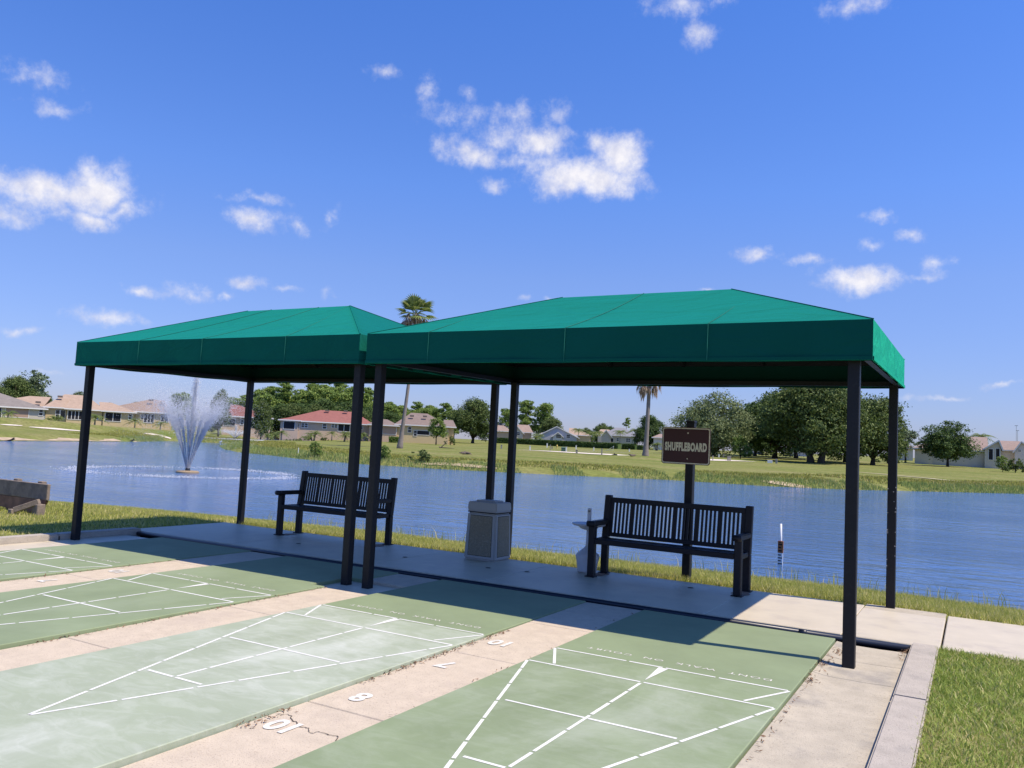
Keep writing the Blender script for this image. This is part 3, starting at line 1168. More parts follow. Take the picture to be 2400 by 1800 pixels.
def bench(cx, label):
    root = empty('slatted_bench', (cx, 3.69, 0), label=label, cat='bench', group='black slatted benches on the slab')
    W2 = .885
    lean = .07
    for s in (-1, 1):
        x = s * W2
        lg = MB().box(x - .042, x + .042, -.245, -.165, 0.006, .62).build('leg', M_bench, root, bevel=.008)
        MB().box(x - .062, x + .062, -.262, -.148, .0, .012).build('foot_plate', M_bench, lg, bevel=.003)
        # rear leg carries the back post, leaning back above the seat
        m = MB()
        m.hexa([(x - .042, .165, .006), (x + .042, .165, .006), (x + .042, .245, .006), (x - .042, .245, .006)],
               [(x - .042, .165, .42), (x + .042, .165, .42), (x + .042, .245, .42), (x - .042, .245, .42)])
        m.hexa([(x - .042, .165, .42), (x + .042, .165, .42), (x + .042, .245, .42), (x - .042, .245, .42)],
               [(x - .042, .165 + lean, .975), (x + .042, .165 + lean, .975), (x + .042, .235 + lean, .975), (x - .042, .235 + lean, .975)])
        lg = m.build('leg', M_bench, root, bevel=.008)
        MB().box(x - .062, x + .062, .148, .262, .0, .012).build('foot_plate', M_bench, lg, bevel=.003)
        # armrest with its rolled front
        a = MB()
        a.box(x - .045, x + .045, -.27, .19, .612, .672)
        ar = a.build('armrest', M_bench, root, bevel=.012, seg=2)
        MB().tube([(x - .046, -.272, .640), (x + .046, -.272, .640)], .036, 12).build('armrest_roll', M_bench, ar, smooth=True)
        MB().box(x - .025, x + .025, -.164, .164, .395, .455).build('side_rail', M_bench, root, bevel=.005)
    MB().box(-W2 + .043, W2 - .043, -.245, -.185, .400, .462).build('seat_rail', M_bench, root, bevel=.006)
    MB().box(-W2 + .043, W2 - .043, .125, .165, .400, .440).build('seat_rail', M_bench, root, bevel=.006)
    for i in range(7):
        y = -.182 + i * .044
        MB().box(-W2 + .043, W2 - .043, y, y + .034, .440, .456).build('seat_slat', M_bench, root)
    # back panel: rails and upright slats in groups of five slots
    yb = lambda z: .185 + lean * (z - .42) / .555
    def rail(z0, z1):
        m = MB()
        m.hexa([(-W2 + .043, yb(z0) - .012, z0), (W2 - .043, yb(z0) - .012, z0), (W2 - .043, yb(z0) + .014, z0), (-W2 + .043, yb(z0) + .014, z0)],
               [(-W2 + .043, yb(z1) - .012, z1), (W2 - .043, yb(z1) - .012, z1), (W2 - .043, yb(z1) + .014, z1), (-W2 + .043, yb(z1) + .014, z1)])
        m.build('back_rail', M_bench, root, bevel=.004)
    rail(.465, .515)
    rail(.885, .950)
    x = -W2 + .043
    bars = [.044]
    for gidx in range(6):
        bars += [.026] * 4 + ([.055] if gidx < 5 else [.044])
    slot = (2 * (W2 - .043) - sum(bars)) / 30
    cache = {}
    for wd in bars:
        if wd not in cache:
            m = MB()
            z0, z1 = .51, .89
            h = wd / 2
            m.hexa([(-h, yb(z0) - .007, z0), (h, yb(z0) - .007, z0), (h, yb(z0) + .009, z0), (-h, yb(z0) + .009, z0)],
                   [(-h, yb(z1) - .007, z1), (h, yb(z1) - .007, z1), (h, yb(z1) + .009, z1), (-h, yb(z1) + .009, z1)])
            o = m.build('slat', M_bench, root)
            cache[wd] = o.data
        else:
            o = link_mesh('slat', cache[wd], M_bench, root)
        o.location = (x + wd / 2, 0, 0)
        x += wd + slot
    return root


bench(-1.235, 'black slatted bench in front of the shuffleboard sign post')
bench(-6.43, 'black slatted bench on the left, half hidden behind the twin posts')

# ------------------------------------------------------------------ bin
root = empty('litter_bin', (-3.79, 3.805, 0), label='square pale grey litter bin with pebbled brown panels between the benches', cat='bin')
m = MB()
hb, ht = .245, .225
b4 = lambda h, z: [(-h, -h, z), (h, -h, z), (h, h, z), (-h, h, z)]
m.hexa(b4(hb, .0), b4(ht, .625))
m.build('body', M_bin, root, bevel=.022, seg=3)
m = MB()
m.hexa(b4(.231, .632), b4(.229, .655))
m.hexa(b4(.229, .655), b4(.222, .765))
lid = m.build('lid', M_bin, root, bevel=.012, seg=2)
MB().box(-.15, .15, -.13, .13, .760, .785).build('lid_cap', M_bin, lid, bevel=.008, seg=2)
MB().hexa(b4(.222, .622), b4(.222, .634)).build('shadow_gap', M_hole, root)
for a in range(4):
    ca, sa = math.cos(a * math.pi / 2), math.sin(a * math.pi / 2)
    hl = lambda z: hb + (ht - hb) * z / .625
    def q(u, z, out):
        y = -(hl(z) + out)
        return (u * ca - y * sa, u * sa + y * ca, z)
    fr = MB()
    fr.add([q(-.182, .055, .002), (q(.182, .055, .002)), q(.170, .588, .002), q(-.170, .588, .002)], [(0, 1, 2, 3)])
    pa = fr.build('panel_recess', M_hole, root)
    pn = MB()
    A = [q(-.176, .061, .004), q(.176, .061, .004), q(.165, .582, .004), q(-.165, .582, .004)]
    Bk = [q(-.176, .061, -.01), q(.176, .061, -.01), q(.165, .582, -.01), q(-.165, .582, -.01)]
    pn.add(A + Bk, [(0, 1, 2, 3), (0, 4, 5, 1), (1, 5, 6, 2), (2, 6, 7, 3), (3, 7, 4, 0)])
    pn.build('aggregate_panel', M_aggr, pa)

[setattr(root, 'scale', (1.0, .88, 1.0))]
# ------------------------------------------------------------------ pale pedestal stand
root = empty('pedestal_stand', (-2.315, 3.80, 0), label='pale plastic pedestal with a flat tray and bulbous base beside the right bench', cat='pedestal')
MB().lathe([(.105, 0), (.118, .012), (.122, .03), (.135, .12), (.150, .185), (.150, .205), (.138, .225), (.10, .26), (.055, .295), (.034, .32), (.028, .36), (.026, .53)], 28).build('pot_base', M_stand, root, smooth=True)
MB().lathe([(.05, .525), (.085, .533), (.115, .550), (.12, .562), (.20, .582), (.212, .592), (.212, .606), (.195, .600), (.12, .592)], 28).build('tray', M_stand, root, smooth=True)
MB().box(-.022, .028, -.012, .012, .59, .775).add([], []).build('paddle', M_stand, root, bevel=.006)
MB().lathe([(.025, -.012), (.025, .012)], 16).build('paddle_top', M_stand, root)
o = [c for c in root.children if c.name.startswith('paddle_top')][0]
o.rotation_euler = (math.pi / 2, 0, 0)
o.location = (.003, 0, .775)
MB().box(-.004, .010, -.0135, .0135, .735, .75).build('paddle_hole', M_signw, root)

# ------------------------------------------------------------------ sign
root = empty('shuffleboard_sign', (-1.175, 4.27, -.05), label='brown SHUFFLEBOARD sign on a black post behind the right bench', cat='sign')
MB().box(-.05, .05, -.05, .05, -.3, 2.0).build('post', M_post, root, bevel=.006)
MB().box(-.056, .056, -.056, .056, 1.985, 2.015).build('post_cap', M_post, root, bevel=.006)


def rrect(cx, cz, hw, hh, r, y, n=6):
    pts = []
    for (sx, sz, a0) in ((1, 1, 0), (-1, 1, 90), (-1, -1, 180), (1, -1, 270)):
        for i in range(n + 1):
            a = math.radians(a0 + 90 * i / n)
            pts.append((cx + sx * (hw - r) + r * math.cos(a), y, cz + sz * (hh - r) + r * math.sin(a)))
    return pts


def plate(name, mt, par, cx, cz, hw, hh, r, y0, y1):
    A, B_ = rrect(cx, cz, hw, hh, r, y0), rrect(cx, cz, hw, hh, r, y1)
    n = len(A)
    return MB().add(A + B_, [tuple(range(n))[::-1], tuple(range(n, 2 * n))] + [(i, (i + 1) % n, n + (i + 1) % n, n + i) for i in range(n)]).build(name, mt, par)


SZ = 1.695
brd = plate('board', M_sign, root, -.045, SZ, .312, .232, .035, -.064, -.058)
plate('border', M_signw, brd, -.045, SZ, .304, .224, .03, -.066, -.0640)
plate('face', M_sign, brd, -.045, SZ, .291, .211, .022, -.0682, -.0661)
t = link_mesh('lettering', text_mesh('SHUFFLEBOARD', .135, .0085, .50, 1.13), M_signw, brd)
t.rotation_euler = (math.pi / 2, 0, 0)
t.location = (-.045, -.0705, SZ - .018)
for dz in (-.155, .155):
    MB().lathe([(.009, 0), (.007, .004)], 8).build('bolt', M_signw, brd)
bolts = [c for c in brd.children if c.name.startswith('bolt')]
for o, dz in zip(bolts, (-.16, .16)):
    o.rotation_euler = (math.pi / 2, 0, 0)
    o.location = (-.02, -.069, SZ + dz)

# ------------------------------------------------------------------ weathered backboard at the left
root = empty('wooden_backboard', (-11.59, 2.45, tz1(-11.59, 2.45)), label='weathered grey plank backboard with a slanting brace on the left lawn', cat='backboard')
zb0 = -float(root.location.z)
MB().box(-2.6, .03, -.055, .0, .235 + zb0, .50 + zb0).build('plank', M_wood, root, bevel=.008)
P = [(-2.6, .05), (-1.5, .045), (-1.15, .02), (-.80, -.10), (-.62, -.14), (-.46, -.14), (-.34, -.08), (-.1, .08), (.01, .215)]
m = MB()
n = len(P)
for y in (-.05, -.005):
    m.add([(x, y, z + zb0) for x, z in P] + [(x, y, .228 + zb0) for x, z in P], [(i, i + 1, n + i + 1, n + i) if y < -.02 else (n + i, n + i + 1, i + 1, i) for i in range(n - 1)])
lo = m.v
k = 2 * n
m.f += [(i + 1, i, k + i, k + i + 1) for i in range(n - 1)] + [(n + i, n + i + 1, k + n + i + 1, k + n + i) for i in range(n - 1)]
m.build('plank', M_woodr, root)
MB().box(-.115, .035, -.20, -.058, -.35, .17 + zb0).build('post', M_wood, root, bevel=.01)
br = MB()
br.bar((-.02, -.14, .215 + zb0), (-.33, -.36, .06 + zb0), .09, .09)
br.build('brace', M_wood, root, bevel=.008)
MB().box(-.40, -.30, -.43, -.33, -.3, .075 + zb0).build('brace_foot', M_wood, root, bevel=.008)
for x in (-.30, -1.02, -1.80):
    MB().box(x - .065, x + .065, .004, .09, -.3, .528 + zb0).build('rear_stake', M_wood, root, bevel=.008)
MB().box(-1.75, -1.62, -.075, -.058, .24 + zb0, .50 + zb0).build('batten', M_wood, root, bevel=.004)

# ------------------------------------------------------------------ staff gauge in the pond
gx, gy = -1.32, 10.7
root = empty('staff_gauge', (gx, gy, ZW), label='water level gauge stake with a rusty orange board standing in the pond', cat='gauge')
MB().tube([(0, .02, -1.0), (.0, .02, .45), (-.008, .02, .79)], .022, 10).build('pipe', M_pvc, root, smooth=True)
MB().box(-.05, .055, -.02, .004, .235, .465).build('orange_board', M_rust, root, bevel=.006)
MB().box(-.045, .05, -.02, .004, -.5, .232).build('white_board', M_pvc, root, bevel=.004)
for i, z in enumerate((.265, .325, .385, .432)):
    MB().box(-.036, .012 if i % 2 else .03, -.024, -.0205, z, z + .026).build('black_mark', M_hole, root)
for i, z in enumerate((.02, .075, .13, .185)):
    MB().box(-.04, .015 if i % 2 else .035, -.024, -.0205, z, z + .022).build('black_mark', M_hole, root)

# ------------------------------------------------------------------ grass near the courts
M_grassR = leaf_mat('lawn_blades', (.190, .285, .048), (.410, .490, .105), (.66, .57, .28), rough=.55, trans=.3, tuft=.30, tscale=1.6)
M_grassB = leaf_mat('bank_blades', (.290, .330, .062), (.540, .520, .140), (.74, .63, .32), rough=.6, trans=.42, tuft=.30, tscale=.9)
M_reed = leaf_mat('reed_blades', (.190, .280, .080), (.340, .400, .120), (.46, .43, .19), rough=.6, trans=.3, tuft=.35, tscale=.25)
M_weed = leaf_mat('weed_blades', (.200, .225, .045), (.390, .385, .085), (.46, .38, .17), rough=.7, trans=.3, tuft=.4, tscale=.2)


def blades(name, xy, h0, h1, wd, mt, lean=.6, seg=2, seed=1, zoff=0.0):
    rg = np.random.default_rng(seed)
    n = len(xy)
    z = tz(xy[:, 0], xy[:, 1]) + zoff
    a = rg.uniform(0, 2 * np.pi, n)
    la = rg.uniform(0, 2 * np.pi, n)
    h = rg.uniform(h0, h1, n)
    ln = rg.uniform(.1, 1.0, n) * lean * h
    base = np.stack([xy[:, 0], xy[:, 1], z - .01], -1)
    side = np.stack([np.cos(a), np.sin(a), np.zeros(n)], -1) * (wd * rg.uniform(.6, 1.3, n))[:, None]
    ld = np.stack([np.cos(la) * ln, np.sin(la) * ln, np.zeros(n)], -1)
    up = np.stack([np.zeros(n), np.zeros(n), h], -1)
    if seg == 1:
        V = np.stack([base - side, base + side, base + ld + up], 1).reshape(-1, 3)
        F = np.arange(3 * n).reshape(-1, 3)
        return np_mesh(name, V, F, mt)
    mid = base + ld * .35 + up * .62
    tip = base + ld + up * .97
    V = np.stack([base - side, base + side, mid + side * .75, mid - side * .75, tip + side * .08, tip - side * .08], 1).reshape(-1, 3)
    i = np.arange(n)[:, None] * 6
    F = np.concatenate([i + [0, 1, 2, 3], i + [3, 2, 4, 5]], 0)
    return np_mesh(name, V, F, mt)


def scatter(x0, x1, y0, y1, n, seed):
    rg = np.random.default_rng(seed)
    return np.stack([rg.uniform(x0, x1, n), rg.uniform(y0, y1, n)], -1)


p = scatter(1.66, 5.2, -2.6, 2.24, 92000, 11)
tag(blades('lawn_grass', p, .022, .058, .0032, M_grassR, 1.2, 2, 12), kind='stuff')
p = np.concatenate([scatter(-8.9, 9, 4.05, 8.5, 120000, 13), scatter(1.7, 9, 3.98, 5.0, 9000, 14), scatter(-8.9, 1.7, 4.05, 4.3, 9000, 17)])
ins = inside(p[:, 0], p[:, 1], NEAR[:-1] + FAR[:-1]) & (seg_dist(p[:, 0], p[:, 1], NEAR) > .12)
ins |= (p[:, 0] > .88) & (p[:, 0] < 1.70) & (p[:, 1] < 4.19)
tag(blades('bank_grass', p[~ins], .035, .095, .0055, M_grassB, .9, 1, 15), kind='stuff')
# a few taller stems by the water
p = scatter(-12, 9, 7.4, 8.6, 900, 18)
tag(blades('tall_grass_stems', p, .12, .30, .005, M_grassB, .5, 2, 19), kind='stuff')
p = scatter(-24, -8.99, -1.0, 8.4, 120000, 16)
keep = (p[:, 0] < -9.02) & ~((p[:, 0] > -9.13) & (p[:, 1] > 2.15) & (p[:, 1] < 4.05))
ins = inside(p[:, 0], p[:, 1], NEAR[:-1] + FAR[:-1])
tag(blades('left_lawn_grass', p[keep & ~ins], .025, .075, .0075, M_grassB, .9, 1, 20), kind='stuff')

# dead leaves blown into the edges of the walks
rg = np.random.default_rng(5)
L_ = []
for (x, y0, y1, n, sp) in ((-1.47, -1.6, .3, 260, .018), (-1.46, -2.6, -2.2, 60, .03), (-3.86, -2.4, .7, 200, .02), (-6.25, -2.0, .8, 160, .025), (.93, .2, 1.7, 90, .03), (.93, -1.8, .2, 60, .015), (1.45, 1.6, 1.95, 40, .04), (-.92, -2, 1.8, 30, .02)):
    for i in range(n):
        L_.append((x + rg.normal(0, sp), rg.uniform(y0, y1)))
for c_ in ((.97, 1.55), (.93, .45), (1.44, 1.95), (.92, 1.05)):
    for i in range(40):
        L_.append((c_[0] + rg.normal(0, .025), c_[1] + rg.normal(0, .05)))
L_ = np.array(L_)
n = len(L_)
cz = np.where(L_[:, 0] > .85, np.interp(L_[:, 0], (.9, 1.03, 1.5), (-.012, -.029, -.026)), np.interp(L_[:, 1], (-3.9, -2.05, .72, 2.0), (-.032, -.026, -.006, -.004))) + rg.uniform(0, .010, n)
cen = np.stack([L_[:, 0], L_[:, 1], cz], -1)
t1 = rg.normal(0, 1, (n, 3)) * [1, 1, .35]
t1 /= np.linalg.norm(t1, axis=1)[:, None]
t2 = np.cross(t1, np.array([0, 0, 1]) + rg.normal(0, .4, (n, 3)))
t2 /= np.linalg.norm(t2, axis=1)[:, None]
s1 = rg.uniform(.006, .02, n)[:, None]
s2 = rg.uniform(.002, .006, n)[:, None]
V = np.stack([cen - t1 * s1, cen - t2 * s2, cen + t1 * s1, cen + t2 * s2], 1).reshape(-1, 3)
tag(np_mesh('leaf_litter', V, np.arange(4 * n).reshape(-1, 4), M_litter), kind='stuff')

# ------------------------------------------------------------------ far bank vegetation
FB = FAR[3:21]


def along(poly, n, seed, d0, d1):
    rg = np.random.default_rng(seed)
    P = np.array(poly, float)
    sl_ = np.linalg.norm(np.diff(P, axis=0), axis=1)
    cum = np.concatenate([[0], np.cumsum(sl_)])
    t = rg.uniform(0, cum[-1], n)
    k = np.clip(np.searchsorted(cum, t) - 1, 0, len(sl_) - 1)
    u = ((t - cum[k]) / sl_[k])[:, None]
    q = P[k] * (1 - u) + P[k + 1] * u
    d = (P[k + 1] - P[k]) / sl_[k][:, None]
    nrm = np.stack([-d[:, 1], d[:, 0]], -1)       # to the left of the walking direction = land side on the far shore
    return q + nrm * rg.uniform(d0, d1, n)[:, None], t


clumpy = lambda q, s, a: (np.sin(q[:, 0] * .31 * s) + np.sin(q[:, 1] * .43 * s + 1.3) + np.sin((q[:, 0] + q[:, 1]) * .77 * s + .4)) > a
q, t = along(FB, 46000, 31, -.4, 2.4)
q = q[clumpy(q, 1, -1.5)]
tag(blades('shore_reeds', q, .12, .36, .030, M_reed, .5, 1, 32), kind='stuff')
q, t = along(FB, 60000, 33, 1.8, 8.5)
q = q[clumpy(q, .8, -2.0)]
tag(blades('bank_weeds', q, .05, .22, .045, M_weed, .8, 1, 34), kind='stuff')
M_bare = mat('bare_bank_sand', (.42, .33, .22), rough=.95, var=.25, scale=1.0, bump=.4, bscale=6)
M_sand = mat('pale_sand', (.70, .62, .52), rough=.95, var=.08, scale=.6, bump=.2, bscale=4)


def draped(name, pts, mt, lift=.03, kind='structure', sub=6):
    """an outline laid on the terrain: fan of small faces"""
    P = np.array(pts, float)
    c = P.mean(0)
    rings = [P * (1 - k / sub) + c * (k / sub) for k in range(sub)]
    V = np.concatenate(rings + [c[None]])
    z = tz(V[:, 0], V[:, 1]) + lift
    n = len(P)
    m = MB()
    F = [(r * n + i, r * n + (i + 1) % n, (r + 1) * n + (i + 1) % n, (r + 1) * n + i) for r in range(sub - 1) for i in range(n)]
    F += [((sub - 1) * n + i, (sub - 1) * n + (i + 1) % n, sub * n) for i in range(n)]
    m.add([(V[i, 0], V[i, 1], z[i]) for i in range(len(V))], F)
    o = m.build(name, mt)
    return tag(o, kind=kind)


def band(name, pxs, Ds, half, mt, lift=.04):
    """a strip of ground across the view through (px, D) points"""
    P = np.array([at(a, b_) for a, b_ in zip(pxs, Ds)])
    xs_ = np.linspace(0, len(P) - 1, len(P) * 5)
    Q = np.stack([np.interp(xs_, range(len(P)), P[:, k]) for k in (0, 1)], -1)
    H_ = np.interp(xs_, range(len(P)), half)
    d = np.gradient(Q, axis=0)
    d /= np.linalg.norm(d, axis=1)[:, None]
    nr = np.stack([-d[:, 1], d[:, 0]], -1)
    rows = [Q + nr * (H_ * k)[:, None] for k in (-1, -.5, 0, .5, 1)]
    V = np.concatenate(rows)
    z = tz(V[:, 0], V[:, 1]) + lift
    n = len(Q)
    F = np.array([(r * n + i, r * n + i + 1, (r + 1) * n + i + 1, (r + 1) * n + i) for r in range(4) for i in range(n - 1)])
    o = np_mesh(name, np.c_[V, z], F, mt)
    return tag(o, kind='structure')


def bunker(px, D, w_, dp, seed):
    rg = np.random.default_rng(seed)
    c = np.array(at(px, D))
    dv = horizon_dir(px)
    rv = np.array([dv[1], -dv[0]])
    n = 22
    pts = [c + rv * w_ * math.cos(a) * rg.uniform(.85, 1.1) + dv * dp * math.sin(a) * rg.uniform(.8, 1.1) for a in np.linspace(0, 2 * math.pi, n, endpoint=False)]
    return draped('sand_bunker', pts, M_sand, .06)


bunker(137, 138, 3.6, 1.0, 1)
bunker(28, 139, 1.4, .6, 2)
bunker(372, 142, 2.1, 1.1, 3)
bunker(464, 150, 1.0, .7, 4)
band('sandy_track', (1215, 1300, 1400, 1513, 1640, 1770), (122, 118, 114, 110.5, 112, 119), (.5, 2.0, 2.6, 2.8, 2.8, .4), M_sand)
band('sandy_path', (1325, 1400, 1480, 1560), (152, 148, 146, 146), (.3, .9, .9, .3), M_sand)
band('dry_strip', (1990, 2060, 2180, 2300, 2330), (98, 98, 96, 92, 90), (.2, .5, .6, .45, .1), mat('dry_grass', (.42, .38, .24), rough=.95, var=.25, scale=1.5), .05)
q_, _t = along(FB, 1, 1, 0, 0)
for i, (px, D, w_) in enumerate(((1075, 63.0, 3.0), (1840, 64.6, 1.8), (330, 120.5, 3))):
    dv = horizon_dir(px)
    k = np.array(FB)
    c = np.array(at(px, D))
    j = np.argmin(np.linalg.norm(k - c, axis=1))
    a_, b_ = k[max(j - 1, 0)], k[min(j + 1, len(k) - 1)]
    tv = (b_ - a_) / np.linalg.norm(b_ - a_)
    nv_ = np.array([-tv[1], tv[0]])
    n = 16
    rg = np.random.default_rng(50 + i)
    pts = [c + tv * w_ * math.cos(a) * rg.uniform(.8, 1.1) + nv_ * .5 * math.sin(a) for a in np.linspace(0, 2 * math.pi, n, endpoint=False)]
    draped('bare_bank', pts, M_bare, .05)

# pale sandy edge under the left far bank
a_, b_ = np.array(FAR[2]), np.array(FAR[3])
tv = (b_ - a_) / np.linalg.norm(b_ - a_)
nv_ = np.array([-tv[1], tv[0]])
rg = np.random.default_rng(58)
ts_ = np.linspace(.3, 27, 26)
lo_ = [a_ + tv * t_ + nv_ * .05 for t_ in ts_]
hi_ = [a_ + tv * t_ + nv_ * (.55 + .45 * math.sin(t_ * .55) + rg.uniform(-.1, .25)) for t_ in ts_]
m = MB()
for (p0, p1), (q0, q1) in zip(zip(lo_[:-1], lo_[1:]), zip(hi_[:-1], hi_[1:])):
    m.add([(*p, tz1(*p) + .05) for p in (p0, p1, q1, q0)], [(3, 2, 1, 0)])
tag(m.build('bare_bank', M_bare), kind='structure')

# ------------------------------------------------------------------ fountains
M_spray = mat('water_spray', (.93, .95, .98), rough=.35, var=.02, spec=.6, trans=.45)
M_float = mat('fountain_float', (.34, .25, .15), rough=.8, var=.25, scale=8)
M_metal = mat('dark_metal', (.05, .05, .055), rough=.4, metal=.6)


def drops(name, P, size, parent, seed):
    rg = np.random.default_rng(seed)
    n = len(P)
    s = (np.asarray(size) * rg.uniform(.5, 1.5, n))[:, None, None]
    T = np.array([(1, 1, 1), (-1, -1, 1), (-1, 1, -1), (1, -1, -1)], float) * .6
    ang = rg.uniform(0, 6.283, n)
    c, si = np.cos(ang), np.sin(ang)
    Rm = np.zeros((n, 3, 3))
    Rm[:, 0, 0], Rm[:, 0, 1], Rm[:, 1, 0], Rm[:, 1, 1], Rm[:, 2, 2] = c, -si, si, c, 1
    V = (np.einsum('nij,kj->nki', Rm, T) * s + P[:, None, :]).reshape(-1, 3)
    i = np.arange(n)[:, None] * 4
    F = np.concatenate([i + [0, 1, 2], i + [0, 3, 1], i + [0, 2, 3], i + [1, 3, 2]], 0)
    return tag(np_mesh(name, V, F, M_spray, parent), kind='stuff')


def fountain(loc, label, H, reach, apex, njet, n1, n2, n3, seed, size, ring):
    rg = np.random.default_rng(seed)
    root = empty('fountain', loc, label=label, cat='fountain', group='fountains spraying in the pond')
    MB().lathe([(.42, -.1), (.52, -.03), (.52, .05), (.44, .09), (.2, .10)], 28).build('float_ring', M_float, root, smooth=False)
    MB().lathe([(.12, .09), (.10, .2), (.05, .24)], 14).build('nozzle', M_metal, root)
    # middle jet
    t = rg.beta(1.1, 1.5, n1)
    z = .15 + H * t
    sp = .025 + .11 * t ** 1.5
    ang = rg.uniform(0, 6.283, n1)
    rad = np.abs(rg.normal(0, 1, n1)) * sp
    drift = .18 * t
    P = np.stack([rad * np.cos(ang) + drift * .8, rad * np.sin(ang), z], -1)
    drops('middle_jet', P, size * (.75 + .6 * rg.random(n1)), root, seed + 1)
    # ring of arching jets
    g_ = 9.81
    vz = math.sqrt(2 * g_ * apex)
    T_ = 2 * vz / g_
    vr = reach / T_
    j = rg.integers(0, njet, n2)
    tt = T_ * np.minimum(rg.beta(1.0, 2.1, n2), .97)
    a = j / njet * 2 * np.pi + .2 + rg.normal(0, .02, n2) + rg.normal(0, .30, n2) * (tt / T_)
    kv = 1 + rg.normal(0, .02, n2) + rg.normal(0, .16, n2) * (tt / T_)
    kr = 1 + rg.normal(0, .03, n2) + rg.normal(0, .30, n2) * (tt / T_)
    r = .06 + vr * tt * kr
    z = .15 + (vz * kv) * tt - g_ / 2 * tt ** 2
    ok = z > .02
    P = np.stack([r * np.cos(a), r * np.sin(a), z], -1)[ok]
    sz = (size * (.55 + .5 * rg.random(n2)))[ok]
    sz *= np.interp(tt[ok] / T_, (0, .3, .5, .75, 1), (1.1, .9, .62, .5, .5))
    drops('spray', P, sz, root, seed + 2)
    # where it falls: a ring of splashes on the water
    a = rg.uniform(0, 2 * np.pi, n3)
    r = ring * (1 + rg.normal(0, .06, n3) + .035 * np.sin(a * 3 + 1) + .02 * np.sin(a * 11))
    keep_ = rg.random(n3) < np.clip(.55 + .5 * np.sin(a * 5.3 + .7) * np.sin(a * 2.1), .12, 1)
    a, r = a[keep_], r[keep_]
    n3 = len(a)
    hop = np.abs(rg.normal(0, .035, n3))
    P = np.stack([r * np.cos(a), r * np.sin(a), .01 + hop], -1)
    drops('splash_ring', P, size * .95, root, seed + 3)
    return root


fx, fy = -30.2, 20.4
fountain((fx, fy, ZW), 'tall white fountain jet spraying from a round float in the near pond', 4.6, 3.3, 3.1, 18, 8000, 76000, 8000, 60, .0180, 4.7)
f2 = at(552, 146)
fountain((f2[0], f2[1], .20), 'small low fountain far off in the upper pond before the red roofs', 2.2, 4.6, 1.2, 14, 900, 5000, 1600, 70, .055, 4.6)

# ------------------------------------------------------------------ weir and white bird
M_weir = mat('weir_concrete', (.34, .31, .29), rough=.95, var=.2, scale=2, stain=.5, stain_col=(.15, .14, .13), stain_scale=1)
root = empty('weir', (-106.5, 88.2, ZW), rz=math.atan2(92.2 - 84.6, -106 + 113.5), label='low grey concrete weir between the two ponds beyond the fountain', cat='weir')
MB().box(-5.5, 5.5, -.2, .2, -1.0, .78).build('wall', M_weir, root, bevel=.03)
for x in (-4, -2, 0, 2, 4):
    MB().box(x - .18, x + .18, -.34, -.203, -1.0, .85).build('pier', M_weir, root, bevel=.03)
bp_ = at(519, 118)
root = empty('wading_bird', (bp_[0], bp_[1], ZW), label='white wading bird standing in the channel beyond the fountain', cat='bird')
M_bird = mat('white_feathers', (.8, .8, .78), rough=.8, var=.03)
m = MB()
m.tube([(-.22, 0, .38), (-.15, 0, .46), (0, 0, .52), (.14, 0, .56), (.2, 0, .62), (.17, 0, .74), (.22, 0, .86), (.27, 0, .93), (.36, 0, .93)], [.012, .06, .11, .09, .05, .03, .028, .04, .008], 10)
m.tube([(.02, .03, .5), (.02, .03, .2), (.0, .03, -.1)], .012, 5)
m.tube([(.04, -.03, .5), (.05, -.03, .2), (.03, -.03, -.1)], .012, 5)
m.build('body', M_bird, root, smooth=True)
M_snag = mat('dark_snag', (.018, .016, .015), rough=.8)
for i, (px, D, lb) in enumerate(((29, 93.0, 'dark pointed snag at the waterline on the left edge of the far shore'), (311, 119, 'dark pointed snag at the waterline left of the fountain'))):
    x, y = at(px, D)
    m = MB()
    dv = horizon_dir(px)
    rv = np.array([dv[1], -dv[0]])
    f_ = lambda u, z: (rv[0] * u, rv[1] * u, z)
    m.tube([f_(-1.1, -.1), f_(-.5, .02), f_(.1, .18), f_(.45, .42), f_(.55, .62)], [.05, .12, .16, .17, .05], 8)
    m.tube([f_(.1, .15), f_(.55, .35), f_(.72, .38)], [.1, .1, .03], 7)
    o = m.build('snag', M_snag)
    o.location = (x, y, ZW)
    o.scale = (.55, .55, .6)
    tag(o, lb, 'snag', 'dark snags at the far waterline')

# ------------------------------------------------------------------ trees
M_bark = mat('oak_bark', (.075, .062, .050), rough=.95, var=.3, scale=4)
M_barkp = mat('pine_bark', (.15, .10, .075), rough=.95, var=.3, scale=4)
M_palmtr = mat('palm_trunk', (.235, .205, .185), rough=.95, var=.18, scale=3, bump=.6, bscale=9)
LM = {
    'oak': leaf_mat('oak_leaves', (0.046, 0.077, 0.024), (0.132, 0.186, 0.050), (0.213, 0.262, 0.088), trans=.3),
    'olive': leaf_mat('olive_leaves', (0.086, 0.128, 0.053), (0.213, 0.262, 0.110), (0.299, 0.352, 0.160), trans=.3),
    'pine': leaf_mat('pine_needles', (0.085, 0.151, 0.037), (0.240, 0.336, 0.072), (0.369, 0.450, 0.118), trans=.3),
    'bright': leaf_mat('bright_leaves', (0.086, 0.147, 0.031), (0.213, 0.301, 0.066), (0.310, 0.397, 0.110), trans=.35),
    'dark': leaf_mat('dark_leaves', (0.034, 0.069, 0.022), (0.098, 0.160, 0.040), (0.155, 0.224, 0.066), trans=.28),
    'grey': leaf_mat('grey_leaves', (0.098, 0.141, 0.077), (0.196, 0.256, 0.143), (0.287, 0.358, 0.209), trans=.3),
}
M_frond = leaf_mat('palm_fronds', (.080, .130, .034), (.210, .270, .075), (.34, .35, .13), trans=.4)
M_deadf = leaf_mat('dead_fronds', (.22, .15, .105), (.46, .34, .24), (.60, .49, .37), trans=.35)


